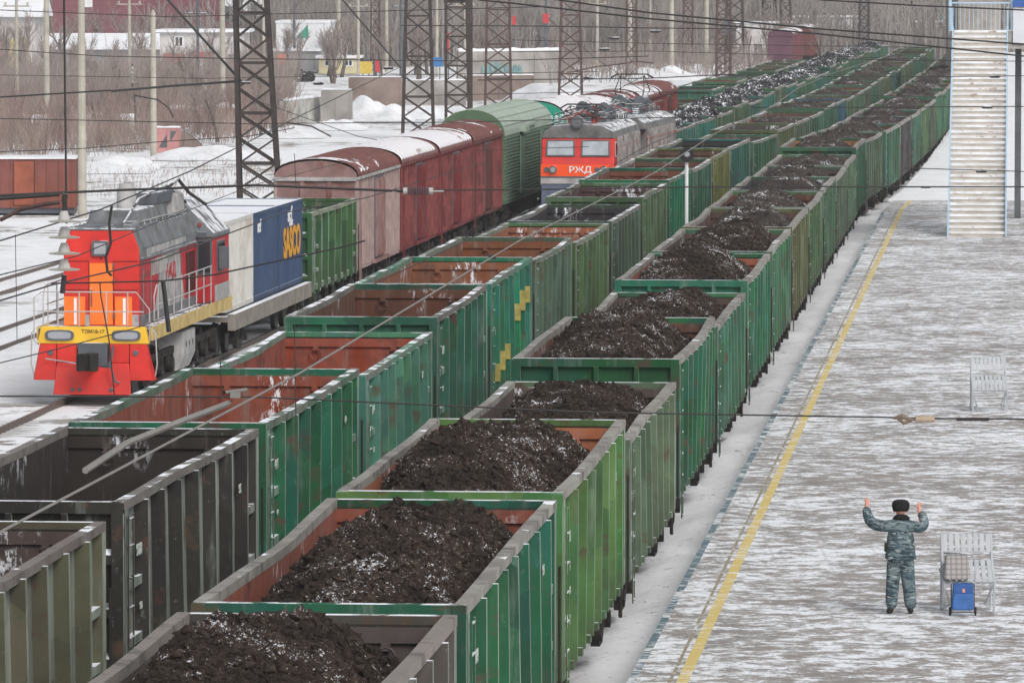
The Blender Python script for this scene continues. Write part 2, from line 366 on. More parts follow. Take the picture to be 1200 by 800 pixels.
# ---------------------------------------------------------------- gondola wagon prototypes
HW, HL, RZ, BZ = 1.56, 6.32, 3.5, 1.12      # half width, half length, rim height, wall bottom
RIBY = [-HL + .1 + i * (2 * HL - .2) / 8 for i in range(9)]
def bogie(parent, y):
    b = MB()
    for s in (-1, 1):
        x = s * 1.24
        b.prism([(y - 1.05, .62), (y - .75, .72), (y - .3, .42), (y + .3, .42), (y + .75, .72), (y + 1.05, .62), (y + .95, .38), (y + .6, .36), (y + .3, .18), (y - .3, .18), (y - .6, .36), (y - .95, .38)], 'x', x - .07, x + .07)
        for q in (-.14, 0, .14): b.tube([(x, y + q * 1.3, .42), (x, y + q * 1.3, .70)], .06, 6)
        for q in (-.925, .925): b.tube([(x - .1, y + q, .475), (x + .15, y + q, .475)], .14, 10)
    b.box(-1.3, 1.3, y - .18, y + .18, .62, .84)
    o = b.build('bogie', M['bogie'], parent)
    for q in (-.925, .925):
        w = MB()
        for s in (-1, 1): w.tube([(s * .68, y + q, .475), (s * .72, y + q, .475), (s * .721, y + q, .475), (s * .82, y + q, .475)], [.5, .5, .475, .47], 24)
        w.tube([(-.7, y + q, .475), (.7, y + q, .475)], .08, 8)
        w.build('wheelset', M['wheel'], o)
    return o
def coupler(parent, y, s):
    c = MB(); c.box(-.12, .12, min(y, y + s * .45), max(y, y + s * .45), .92, 1.16)
    c.prism([(-.22, y + s * .45), (.2, y + s * .45), (.24, y + s * .62), (.1, y + s * .7), (.06, y + s * .56), (-.08, y + s * .56), (-.18, y + s * .72), (-.26, y + s * .6)], 'z', .86, 1.22)
    return c.build('coupler', M['bogie'], parent)
def gondola_proto(name, seed, nr=9, detail=True, rim_out=.03):
    rnd = random.Random(seed); root = empty(name)
    ph = [rnd.uniform(-1, 1) for _ in range(6)]; NS = 16
    def bow(s, y):               # side plates bulge and dent with use
        u = y / HL
        return (ph[0] if s > 0 else ph[1]) * .05 * (1 - u * u) + .02 * math.sin(3.1 * u + ph[2 if s > 0 else 3] * 3) * (1 - u * u)
    def zsag(s, y): u = y / HL; return -.035 * abs(ph[4]) * (1 - u * u) + .010 * math.sin(5 * u + ph[5] * 4) * (1 - u ** 2)
    def wallfn(s, y, z): t = (z - BZ) / (RZ - BZ); return s * (HW - .13) + bow(s, y) * t
    ribs = [-HL + .08 + i * (2 * HL - .16) / (nr - 1) for i in range(nr)]
    for s in (-1, 1):
        w = MB(); ys = [-HL + 2 * HL * i / NS for i in range(NS + 1)]
        zs = [BZ, 1.6, 2.3, 3.0, RZ - .1]
        for side, off in ((0, 0), (1, -.03 * s)):
            w.cur = side; n0 = len(w.v)
            for y in ys:
                for z in zs: w.v.append((wallfn(s, y, z) + off, y, z))
            for i in range(NS):
                for j in range(len(zs) - 1):
                    a = n0 + i * len(zs) + j; w.face((a, a + 1, a + len(zs) + 1, a + len(zs)))
        w.cur = 0
        for i, y in enumerate(ribs):
            hwid = .075 if 0 < i < nr - 1 else .16; yy = min(max(y, -HL + hwid), HL - hwid); d = .19 if 0 < i < nr - 1 else .12
            x0b = wallfn(s, yy, BZ); x0t = wallfn(s, yy, RZ - .1)
            def pr(x0, z): return [(x0, yy - hwid - .03, z), (x0 + s * d, yy - hwid + .02, z), (x0 + s * d, yy + hwid - .02, z), (x0, yy + hwid + .03, z)]
            zb = BZ - .12 if 0 < i < nr - 1 else BZ - .2
            q = pr(x0b, zb) + pr(x0t, RZ - .11)
            if s < 0: q = q[:4][::-1] + q[4:][::-1]
            w.hexa(q)
            # rib foot bracket
            if 0 < i < nr - 1: w.box(min(x0b, x0b + s * .15), max(x0b, x0b + s * .15), yy - .14, yy + .14, BZ - .22, BZ - .10)
        for y0_, y1_ in ((ribs[0], ribs[1]), (ribs[-2], ribs[-1])):        # horizontal belts in the two end bays
            for z in (2.35, 1.6): xa = wallfn(s, (y0_ + y1_) / 2, z); w.box(min(xa, xa + s * .1), max(xa, xa + s * .1), y0_ + .1, y1_ - .08, z - .06, z + .06)
        w.box(min(s * (HW - .16), s * (HW - .06)), max(s * (HW - .16), s * (HW - .06)), -HL, HL, BZ - .16, BZ + .02)   # sill
        w.build('side_wall', [M['ext'], M['inn']], root)
        r = MB(); 
        for i in range(NS):
            a, b = ys[i], ys[i + 1]; pa = (wallfn(s, a, RZ) + s * .045, a, RZ - .055 + zsag(s, a)); pb = (wallfn(s, b, RZ) + s * .045, b, RZ - .055 + zsag(s, b))
            q = []
            for zz in (-.06, .06):
                for (px, py, pz), dx in ((pa, -.07), (pa, .08), (pb, .08), (pb, -.07)): q.append((px + dx * 1, py, pz + zz))
            r.hexa(q)
        r.build('side_rim', M['rim'], root)
    for s in (-1, 1):
        e = MB(); y = s * (HL - .03); yi = y - s * .05
        e.cur = 0; e.box(-HW + .12, HW - .12, min(y, y - s * .02), max(y, y - s * .02), BZ, RZ - .1)
        e.cur = 1; e.box(-HW + .12, HW - .12, min(yi, yi + s * .02), max(yi, yi + s * .02), BZ, RZ - .1)
        e.cur = 0
        e.box(-HW + .02, HW - .02, min(y - s * .05, y + s * .10), max(y - s * .05, y + s * .10), RZ - .16, RZ - .005)   # end rim
        for z in (2.75, 2.05, 1.4): e.prism([(y, z - .13), (y + s * .1, z - .06), (y + s * .1, z + .06), (y, z + .13)], 'x', -HW + .14, HW - .14)
        for x in (-HW + .09, HW - .09): e.box(x - .09, x + .07, min(y - s * .02, y + s * .11), max(y - s * .02, y + s * .11), BZ - .2, RZ - .02)
        for x in (-.75, 0, .75): e.box(x - .04, x + .04, min(y, y + s * .11), max(y, y + s * .11), 2.88, RZ - .16)
        # lashing rings and a pressed channel on the inside
        e.cur = 1
        e.box(-HW + .15, HW - .15, min(yi - s * .05, yi), max(yi - s * .05, yi), RZ - .30, RZ - .13)
        if detail:
            for x in (-.78, .78):
                pts = [(x + .11 * math.sin(t), yi - s * .09, RZ - .45 + .11 * math.cos(t)) for t in [k * math.pi / 5 for k in range(11)]]; e.tube(pts, .018, 5)
                e.box(x - .05, x + .05, min(yi - s * .1, yi), max(yi - s * .1, yi), RZ - .38, RZ - .3)
        e.build('end_wall', [M['ext'], M['inn']], root)
    f = MB(); f.box(-HW + .13, HW - .13, -HL + .05, HL - .05, BZ + .05, BZ + .12); f.build('floor', M['inn'], root)
    u = MB(); u.box(-.25, .25, -HL, HL, .72, BZ + .04)
    for y in RIBY: u.box(-1.4, 1.4, y - .08, y + .08, .82, BZ + .04)
    u.tube([(.7, 0, .6), (.7, .9, .6)], .2, 10); u.box(-.9, -.3, -.8, .2, .45, .7)
    u.build('underframe', M['bogie'], root)
    if detail:
        for sy, sx in ((-1, 1), (1, -1)):
            l = MB(); y0 = sy * (HL - .32); x = sx * (HW + .02)
            for z in (.55, .9, 1.3, 1.7, 2.1, 2.5, 2.9, 3.25): l.tube([(x, y0 - .2, z), (x, y0 + .2, z)], .016, 5)
            l.bar((x, y0 - .2, .5), (x, y0 - .2, 3.3), .03, .02); l.bar((x, y0 + .2, .5), (x, y0 + .2, 3.3), .03, .02)
            l.build('ladder', M['ext'], root)
        l = MB(); l.tube([(HW - .1, HL + .2, .35), (HW - .1, HL + .2, 1.15), (HW - .35, HL - .1, 1.2)], .035, 6); l.tube([(HW + .02, HL + .16, .9), (HW + .02, HL + .16, 2.6)], .02, 5)
        l.build('brake_lever', M['bogie'], root)
    for y in (-4.33, 4.33): bogie(root, y)
    coupler(root, -HL, -1); coupler(root, HL, 1)
    root['n'] = 1
    return root
PROTO = [gondola_proto('gondola_wagon', 3, 9), gondola_proto('gondola_wagon', 8, 9), gondola_proto('gondola_wagon', 15, 10), gondola_proto('gondola_wagon', 27, 9), gondola_proto('gondola_wagon', 5, 8)]
used = set()
def take(i):
    if i in used: return copy_tree(PROTO[i])
    used.add(i); return PROTO[i]
ORD = ['nearest', 'second', 'third', 'fourth', 'fifth', 'sixth', 'seventh', 'eighth', 'ninth', 'tenth', 'eleventh', 'twelfth', 'thirteenth', 'fourteenth', 'fifteenth', 'sixteenth', 'seventeenth', 'eighteenth', 'nineteenth', 'twentieth']
TW = ['', 'twenty', 'thirty', 'forty']
def ordn(i):
    if i < 20: return ORD[i]
    n = i + 1; t, u = divmod(n, 10)
    return {2: 'twentieth', 3: 'thirtieth', 4: 'fortieth'}[t] if u == 0 else TW[t - 1] + '-' + ['', 'first', 'second', 'third', 'fourth', 'fifth', 'sixth', 'seventh', 'eighth', 'ninth'][u]
def gondola(track, yf, ext, inn, zs, rim, snow, proto, label, group, ysc=1.0, xsc=1.0):
    L = 2 * HL * ysc; Yc = yf + L / 2
    p, rz = tpos(track, Yc); o = take(proto); o.location = p; o.rotation_euler = (0, 0, rz); o.scale = (xsc, ysc, zs)
    setp(o, ext=ext, inn=inn, rim=rim, snow=(snow, 0, 0)); tag(o, label, 'wagon', group)
    return o
# ---- coal heaps
def heap_mesh(seed, nx, ny, kind, top, chunks):
    rnd = random.Random(seed); hw = HW - .17; hl = HL - .12; b = MB(); off = Vector((seed * 13.7, seed * 5.1, 0))
    def prof(x, y):
        u = x / hw; v = y / hl
        hump = .92 + .08 * math.cos(v * 2.4 + seed % 3 - 1)
        q = (1 - abs(u) ** 2.7) * (1 - abs(v) ** 5.)
        z = RZ - .78 + (.96 + top) * q * hump + (.30 if u > 0 else 0) * u * (1 - v * v)
        z += (.20 if nx > 40 else .13) * noise.noise(Vector((x * .7, y * .55, 0)) + off) + .12 * noise.noise(Vector((x * 2.1, y * 2.1, 2)) + off)
        n3 = noise.noise(Vector((x * 6, y * 6, 5)) + off); n4 = noise.noise(Vector((x * 13, y * 13, 9)) + off)
        z += (.03 if kind == 'coal' else .11) * abs(n3) * 2 + .03 * n4
        return z
    for j in range(ny + 1):
        for i in range(nx + 1):
            x = -hw + 2 * hw * i / nx; y = -hl + 2 * hl * j / ny
            jx = 0 if i in (0, nx) else rnd.uniform(-.35, .35) * 2 * hw / nx; jy = 0 if j in (0, ny) else rnd.uniform(-.35, .35) * 2 * hl / ny
            b.v.append((x + jx, y + jy, max(prof(x + jx, y + jy), BZ + .13)))
    for j in range(ny):
        for i in range(nx):
            a = j * (nx + 1) + i
            if rnd.random() < .5: b.face((a, a + 1, a + nx + 2)); b.face((a, a + nx + 2, a + nx + 1))
            else: b.face((a, a + 1, a + nx + 1)); b.face((a + 1, a + nx + 2, a + nx + 1))
    for _ in range(chunks):
        x = rnd.uniform(-hw * .97, hw * .97); y = rnd.uniform(-hl * .97, hl * .97); r = rnd.choice((.02, .025, .03, .035, .04, .05, .07, .03, .025, .04, .03, .03, .10) if kind == 'coal' else (.08, .12, .16, .2)) * rnd.uniform(.7, 1.2)
        z = prof(x, y) + r * .2; n = len(b.v)
        R3 = Matrix.Rotation(rnd.uniform(0, 6.28), 3, Vector((rnd.uniform(-1, 1), rnd.uniform(-1, 1), rnd.uniform(-1, 1))).normalized())
        q = [Vector((rnd.uniform(.6, 1.1) * a, rnd.uniform(.6, 1.1) * c, rnd.uniform(.5, 1.) * d)) for a, c, d in ((1, 0, 0), (-1, 0, 0), (0, 1, 0), (0, -1, 0), (0, 0, 1), (0, 0, -1))]
        b.v += [tuple(Vector((x, y, z)) + R3 @ (t * r)) for t in q]
        for t in ((0, 2, 4), (2, 1, 4), (1, 3, 4), (3, 0, 4), (2, 0, 5), (1, 2, 5), (3, 1, 5), (0, 3, 5)): b.face(tuple(n + k for k in t))
    return b
HEAPS = {}
def heap(wagon, lod, kind, seed, label, group):
    key = (lod, kind, seed % (5 if lod == 0 else 3))
    if key not in HEAPS:
        if kind == 'coal':
            b = heap_mesh(seed % 5 + 1, *((90, 330) if lod == 0 else (34, 110)), 'coal', 0.06 if lod == 0 else -.06, 9000 if lod == 0 else 500); mat = M['coal'] if lod == 0 else M['coal_far']
        else:
            b = heap_mesh(seed % 3 + 21, 34, 120, 'lump', -.02, 900); mat = M['coal_snow']
        o = b.build('coal_heap', mat); HEAPS[key] = o
    else:
        o = HEAPS[key].copy(); COL.objects.link(o)
    o.location = wagon.location; o.rotation_euler = wagon.rotation_euler; o.scale = wagon.scale
    if seed % 2: o.rotation_euler = (0, 0, wagon.rotation_euler[2] + math.pi); 
    tag(o, label, 'coal', group); return o
rimg = (.33, .32, .29); rimgr = (.22, .26, .20)
GR = [(.035, .13, .07), (.07, .15, .06), (.045, .145, .09), (.075, .12, .075), (.05, .17, .09), (.095, .125, .05), (.035, .12, .085), (.08, .16, .09)]
BR = [(.13, .05, .04), (.10, .075, .065), (.075, .065, .06), (.16, .055, .035), (.09, .05, .045)]
rr = random.Random(4)
T1 = [('dark brown-grey', (.10, .085, .075), (.095, .08, .075), 1.01, (.24, .21, .19), 0, 0),
      ('dark green', (.012, .115, .06), (.26, .06, .045), 1.005, rimg, 1, 0), ('bright leaf green', (.085, .21, .06), (.36, .10, .055), 1.005, rimg, 3, 0),
      ('dusty grey-green', (.11, .17, .10), (.10, .075, .065), .89, rimg, 0, 0), ('deep green', (.015, .13, .06), (.15, .055, .045), .99, rimg, 2, 0),
      ('blue-green', (.045, .17, .10), (.10, .07, .06), .915, rimg, 1, 0), ('emerald green', (.02, .16, .085), (.33, .08, .05), .98, rimg, 3, 0),
      ('plain green', (.05, .16, .08), (.10, .07, .06), .98, rimg, 0, 0), ('olive brown', (.11, .12, .045), (.11, .06, .05), .985, rimg, 1, 0),
      ('mossy green', (.07, .14, .06), (.13, .04, .035), .98, rimg, 4, 0), ('mid green', (.05, .13, .07), (.05, .05, .055), .98, rimg, 0, 0)]
WAG = []
for i in range(38):
    if i < len(T1): nm, e, n_, zs, rm, pr, sn = T1[i]
    else:
        e = rr.choice(GR); n_ = rr.choice(BR); zs = rr.choice((.95, .98, .99, 1.0)); rm = rimg; pr = rr.randrange(5); sn = .0; nm = 'green'
        if i == 13: n_ = (.34, .12, .06); zs = 1.025
        if i == 16: e = (.06, .05, .06); nm = 'dark purple-brown'
        if i == 20: zs = 1.025
    yf = 63.4 + 13.83 * (i - 1)
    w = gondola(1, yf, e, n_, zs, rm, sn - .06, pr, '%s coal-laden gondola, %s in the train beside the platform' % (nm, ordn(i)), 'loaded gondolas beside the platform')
    WAG.append(w)
    heap(w, 0 if i < 8 else 1, 'coal', i * 3 + 1 if i < 8 else i, 'dark snow-flecked coal heaped in the %s gondola beside the platform' % ordn(i), 'coal loads in the train beside the platform')
TRN = []
T2 = [('weathered olive', (.13, .125, .075), (.075, .055, .05), 1.0, (.16, .13, .12), 1, .0), ('dark soot-brown', (.04, .037, .031), (.03, .025, .022), 1.045, (.14, .13, .12), 0, .06),
      ('strong green', (.012, .14, .07), (.25, .055, .04), 1.045, (.05, .13, .08), 3, .06), ('pale teal-green', (.06, .22, .14), (.27, .05, .035), .99, (.10, .26, .18), 1, .07),
      ('dark green', (.02, .12, .065), (.12, .04, .03), 1.06, (.11, .12, .10), 4, .08), ('turquoise', (.01, .21, .12), (.24, .075, .045), 1.045, (.05, .22, .14), 0, .06),
      ('grey-green', (.085, .155, .10), (.20, .06, .035), 1.01, (.13, .18, .13), 2, .04), ('moss green', (.075, .15, .055), (.30, .085, .05), .95, (.2, .24, .17), 3, .02),
      ('drab grey-green', (.055, .095, .06), (.03, .03, .035), .955, (.2, .2, .19), 1, .08), ('light olive-green', (.08, .14, .065), (.08, .045, .04), 1.01, (.15, .2, .12), 0, .05),
      ('vivid green', (.0, .15, .07), (.16, .045, .035), 1.03, (.06, .15, .09), 2, .05), ('forest green', (.025, .12, .065), (.12, .05, .045), 1.0, rimg, 3, .05),
      ('yellow-olive', (.16, .17, .04), (.11, .05, .045), 1.0, (.2, .22, .1), 4, .04), ('sea green', (.02, .13, .10), (.035, .035, .035), 1.0, rimg, 1, .04)]
for i in range(38):
    if i < len(T2): nm, e, n_, zs, rm, pr, sn = T2[i]
    else:
        e = rr.choice(GR); n_ = rr.choice(BR); zs = rr.choice((.95, .98, 1.0, 1.02)); rm = rr.choice((rimg, rimgr)); pr = rr.randrange(5); sn = .03; nm = 'green'
        if i == 19: e = (.02, .11, .15); nm = 'blue'
    yf = 76.0 - 13.0 + 13.5 * i
    w = gondola(2, yf, e, n_, zs, rm, sn, pr, '%s empty gondola, %s in the middle train' % (nm, ordn(i)), 'empty gondolas in the middle train', ysc=.975, xsc=1.02)
    TRN.append(w)
    if i == 5: TURQ = w
    if i in (16, 18, 21, 23, 25, 26, 28, 30, 31): heap(w, 1, 'coal', i, 'low dark coal residue lying in the %s gondola of the middle train' % ordn(i), 'coal residues in the middle train')
for i in range(24):
    e = rr.choice([(.03, .14, .10), (.05, .15, .07), (.02, .16, .12), (.06, .13, .06)]); n_ = rr.choice(BR)
    yf = 271.5 + 13.7 * i
    w = gondola(3, yf, e, n_, rr.choice((.95, 1.0, 1.05)), rimg, .02, rr.randrange(5), 'green gondola of snowy lumps, %s behind the red electric locomotive' % ordn(i).replace('nearest', 'first'), 'gondolas behind the electric locomotive')
    heap(w, 1, 'lump', i, 'snowy grey lumps heaped in the %s gondola behind the electric locomotive' % ordn(i).replace('nearest', 'first'), 'snowy loads behind the electric locomotive')
# green gondola behind the containers
w = gondola(4, 178.0, (.035, .13, .035), (.04, .10, .04), .97, (.26, .33, .20), 0, 4, 'green gondola with pale corner post between blue containers and pink boxcar', None, ysc=.93, xsc=.93)
for wg, s_ in [(w_, 1) for w_ in WAG[:7]] + [(TRN[1], 1), (TRN[2], 1), (TRN[3], 1), (TRN[4], 1)]:      # stencilled running numbers
    n_ = ''.join(rr.choice('0123456789') for _ in range(8))
    for txt, y, z, sz in ((n_, -4.75, 2.75, .26), (n_[:4], -4.8, 2.0, .16), (n_, 4.75, 2.75, .22)): text_mesh('stencilled_number', txt, sz * .85, M['stencil'], wg, (HW - .035, y, z), (R(90), 0, R(90)), 1.0, .002)
# painted yellow patches on the turquoise wagon
M['ypatch'] = mk_flat('yellow_patch_paint', (.42, .35, .10), .8, .35, 4)
for sy, z0, z1 in ((-6, 1.15, 1.9), (-4.6, 1.2, 1.75), (-3.1, 1.35, 1.95), (-1.5, 1.5, 2.0), (1.7, 2.2, 2.75), (3.3, 2.35, 3.0), (4.8, 2.45, 3.0)):
    i = min(range(9), key=lambda k: abs((-HL + .08 + k * (2 * HL - .16) / 8) - sy)); y = -HL + .08 + i * (2 * HL - .16) / 8
    if i in (0, 8): continue
    b = MB(); b.box(HW - .14, HW + .062, y - .112, y + .078, z0 + .05, z0 + (z1 - z0) * .8); b.build('yellow_patch', M['ypatch'], TURQ)
# ---------------------------------------------------------------- diesel locomotive
def place(o, track, Y):
    p, rz = tpos(track, Y); o.location = p; o.rotation_euler = (0, 0, rz); return o
D = empty('diesel_locomotive'); tag(D, 'red and yellow diesel shunting locomotive with orange panels on its nose', 'locomotive')
DX = -.02
b = MB()   # deck and frame
b.box(-1.45, 1.45, .25, 14.8, 1.55, 1.80); b.build('frame', M['greyd'], D)
b = MB(); b.box(1.45, 1.50, .25, 14.8, 1.50, 1.84); b.box(-1.50, -1.45, .25, 14.8, 1.50, 1.84); b.build('running_board', M['yellowdull'], D)
b = MB(); b.prism([(-1.34, 1.86), (1.34, 1.86), (1.44, 1.43), (-1.44, 1.43)], 'y', 0, .25); b.build('buffer_beam', M['yellow'], D, bevel=.02)
b = MB()
b.hexa([(-1.52, -.05, .5), (-.95, -.05, .5), (-.95, .12, .5), (-1.6, .3, .5), (-1.38, .02, 1.425), (-.95, .02, 1.425), (-.95, .2, 1.425), (-1.38, .2, 1.425)])
b.hexa([(.95, -.05, .5), (1.52, -.05, .5), (1.6, .3, .5), (.95, .12, .5), (.95, .02, 1.425), (1.38, .02, 1.425), (1.38, .2, 1.425), (.95, .2, 1.425)])
b.box(-.93, -.42, .0, .16, .95, 1.425); b.box(.42, .93, .0, .16, .95, 1.425)
b.hexa([(-1.0, -.22, .14), (1.0, -.22, .14), (1.0, -.1, .14), (-1.0, -.1, .14), (-.93, -.02, .94), (.93, -.02, .94), (.93, .1, .94), (-.93, .1, .94)])
b.build('pilot', M['red'], D, bevel=.012)
b = MB()
for x in (-1.1, 1.1): b.tube([(x, -.03, 1.2), (x, .0, 1.2)], .07, 12)
for x in (-.5, -.32, .5): b.tube([(x, -.235, .27), (x, -.20, .27)], .05, 10)
b.box(-.42, -.24, -.05, .1, .74, .98); b.box(.22, .46, -.05, .1, .74, .98)
b.build('pilot_opening', M['greyd'], D)
b = MB(); b.box(-.38, .38, -.08, .05, .86, 1.46); b.build('coupler_plate', M['greyd'], D, bevel=.02)
b = MB(); b.box(-.15, .15, -.6, -.08, .84, 1.2); b.prism([(-.28, -.6), (.24, -.6), (.26, -.82), (.06, -.9), (.02, -.7), (-.1, -.7), (-.18, -.92), (-.3, -.8)], 'z', .78, 1.22); b.build('coupler', M['bogie'], D, bevel=.015)
for x in (-.86, .86):
    b = MB(); pts = [(x + .37 * math.copysign(abs(math.cos(t)) ** .5, math.cos(t)), 1.645 + .14 * math.copysign(abs(math.sin(t)) ** .6, math.sin(t))) for t in [k * math.pi / 10 for k in range(20)]]
    b.prism(pts, 'y', -.04, .02); l = b.build('buffer_lamp', M['greyd'], D)
    b = MB(); pts = [(x + .30 * math.copysign(abs(math.cos(t)) ** .5, math.cos(t)), 1.645 + .092 * math.copysign(abs(math.sin(t)) ** .6, math.sin(t))) for t in [k * math.pi / 10 for k in range(20)]]
    b.prism(pts, 'y', -.05, -.042); b.build('lens', M['lamp'], l)
text_mesh('number_plate', 'ТЭМ18-17', .13, M['letter_grey'], D, (0, -.004, 1.74), (R(90), 0, 0), 1, .002)
# hood
HX = .98
b = MB(); b.prism([(-HX, 1.80), (HX, 1.80), (HX, 3.78), (.80, 4.26), (-.80, 4.26), (-HX, 3.78)], 'y', 1.35, 1.47); b.build('nose', M['red'], D, bevel=.02)
b = MB(); b.box(-HX, HX, 1.472, 11.3, 1.802, 3.50); b.build('hood', M['red2'], D)
b = MB(); b.prism([(-HX - .015, 3.50), (HX + .015, 3.50), (HX + .015, 3.80), (.82, 4.30), (-.82, 4.30), (-HX - .015, 3.80)], 'y', 1.472, 11.3)
b.box(-.84, .84, 1.33, 1.6, 4.262, 4.31); b.build('hood_roof', M['grey'], D, bevel=.02)
def panel(name, pts, mat, x=HX + .004):
    q = MB(); q.poly([(x, y, z) for y, z in pts]); q.poly([(x - .003, y, z) for y, z in reversed(pts)])
    n = len(pts)
    for i in range(n): q.face((i, n + (n - 1 - i), n + (n - 1 - (i + 1) % n), (i + 1) % n))
    return q.build(name, mat, D)
panel('grey_stripe', [(5.2, 3.44), (8.2, 3.48), (9.3, 1.95), (3.9, 1.95)], M['greyl'])
panel('white_stripe', [(1.6, 3.1), (4.9, 3.3), (4.7, 3.1), (1.6, 2.95)], M['reddull'])
for i in range(9): b = MB(); b.box(HX + .002, HX + .03, 3.3 + i * .36, 3.44 + i * .36, 3.0, 3.42); b.build('louvre', M['greyl'], D)
b = MB()
for i in range(7): b.box(HX + .002, HX + .022, 2.0 + i * 1.3, 2.03 + i * 1.3, 1.9, 3.45)
b.box(HX + .002, HX + .02, 1.5, 11.2, 1.82, 2.05); b.box(HX + .016, HX + .05, 1.5, 11.2, 3.48, 3.54); b.build('door_seam', M['grey'], D)
text_mesh('lettering', 'РЖД', .5, M['red2'], D, (HX + .012, 6.7, 2.95), (R(90), 0, R(90)), 1.5, .01)
panel('roof_stripe', [(2.6, 3.56), (9.4, 3.62), (9.4, 3.76), (2.6, 3.74)], M['greyl'], HX + .02)
b = MB(); b.box(-.30, .30, 1.325, 1.345, 1.84, 3.42); b.build('warning_panel', M['orange'], D)
for x0, x1 in ((-.97, -.42), (.36, .80)):
    b = MB(); b.box(x0, x1, 1.325, 1.345, 1.82, 2.56); o = b.build('warning_panel', M['orange'], D)
    q = MB(); m_ = (x0 + x1) / 2 + .02; q.box(m_ - .035, m_ + .035, 1.316, 1.324, 1.84, 2.52); q.build('reflective_strip', M['letter_white'], o)
b = MB(); b.box(.80, .975, 1.33, 1.348, 1.81, 2.1); b.box(-.42, -.31, 1.33, 1.348, 1.81, 2.1); b.build('kick_plate', M['greyl'], D)
b = MB(); b.prism([(-.24, 3.66), (-.2, 3.6), (.16, 3.6), (.2, 3.66), (.2, 3.94), (.16, 4.0), (-.2, 4.0), (-.24, 3.94)], 'y', 1.27, 1.35); l = b.build('headlight', M['greyd'], D, bevel=.01)
b = MB(); b.box(-.17, .13, 1.262, 1.268, 3.66, 3.94); b.build('lens', M['lamp'], l)
# clutter along the hood roof
rq = random.Random(2)
for k in range(9):
    b = MB(); x = rq.uniform(-.6, .5); y = 1.9 + k * 1.0; b.box(x, x + rq.uniform(.12, .4), y, y + rq.uniform(.2, .6), 4.305, 4.36 + rq.uniform(.02, .16)); b.build('roof_hatch', M['greyd'] if k % 2 else M['grey'], D)
b = MB(); b.tube([(.45, 2.0, 4.36), (.5, 4.4, 4.95), (.55, 8.8, 5.15), (.7, 11.4, 4.6)], .035, 6); b.tube([(.6, 8.9, 5.1), (.75, 9.6, 5.3), (.9, 10.6, 4.9), (1.1, 12.4, 4.5)], .05, 6); b.build('roof_cable', M['steel_dark'], D)
# nose seams, hinges, grab irons, wiper-like pipes
b = MB()
for z in (2.72, 3.46): b.box(-.95, -.31, 1.337, 1.349, z, z + .02); b.box(.31, .95, 1.337, 1.349, z, z + .02)
b.box(-.02, .02, 1.337, 1.349, 3.5, 3.58); b.box(-.33, -.315, 1.337, 1.349, 1.82, 3.45); b.box(.315, .33, 1.337, 1.349, 1.82, 3.45)
b.build('panel_seam', mk_flat('seam_dark_red', (.20, .015, .012), .7, .2), D)
for z in (2.0, 2.9, 3.3):
    b = MB(); b.tube([(.33, 1.3, z), (.33, 1.3, z + .12)], .022, 6); b.tube([(.33, 1.3, z + .06), (.33, 1.36, z + .06)], .012, 5); b.build('door_hinge', M['greyd'], D)
b = MB(); b.tube([(-.24, 1.34, 2.3), (-.24, 1.28, 2.34), (-.24, 1.28, 2.75), (-.24, 1.34, 2.8)], .014, 6); b.build('door_handle', M['greyd'], D)
b = MB()
for k in range(9): b.box(HX + .001, HX + .03, 9.5 + k * .18, 9.58 + k * .18, 2.2, 3.3)
b.box(HX + .0005, HX + .01, 9.45, 11.1, 2.15, 2.2); b.build('side_grille', mk_flat('grille_dark', (.08, .02, .02), .8, .2), D)
b = MB()
for k in range(14): b.box(-.9, .9, 2.0 + k * .62, 2.06 + k * .62, 4.302, 4.33)
b.box(-.03, .03, 1.9, 10.3, 4.301, 4.32); b.build('roof_seam', M['greyd'], D)
b = MB(); b.tube([(-1.1, .35, 1.0), (-.6, .2, .95), (-.55, .1, 1.3)], .03, 6); b.build('air_pipe', M['greyd'], D)
# roof gear
b = MB(); b.prism([(-.72, 4.30), (.72, 4.30), (.62, 4.72), (-.62, 4.72)], 'y', 3.4, 8.2); b.build('silencer_box', M['grey'], D, bevel=.04)
b = MB(); b.tube([(.18, 4.4, 4.6), (.18, 4.4, 5.25)], [.27, .25], 20); b.tube([(.18, 4.4, 5.25), (.18, 4.4, 5.36)], .21, 20); b.tube([(.18, 4.4, 5.36), (.18, 4.4, 5.55)], .03, 6); b.build('exhaust_stack', M['greyl'], D)
b = MB(); b.box(.0, .68, 6.2, 9.2, 4.725, 5.05); b.build('air_filter_housing', M['greyd'], D, bevel=.03)
b = MB(); b.prism([(.0, 4.32), (.75, 4.32), (.72, 4.86), (.5, 5.0), (.05, 5.0)], 'y', 9.0, 10.9); b.build('fan_housing', M['greyl'], D, bevel=.04)
b = MB()
for s in (-.76, .76):
    b.tube([(s, 1.6, 4.42), (s, 11.0, 4.42)], .018, 5)
    for k in range(10): b.tube([(s, 1.6 + k * 1.04, 4.29), (s, 1.6 + k * 1.04, 4.42)], .014, 5)
b.build('roof_rail', M['greyl'], D)
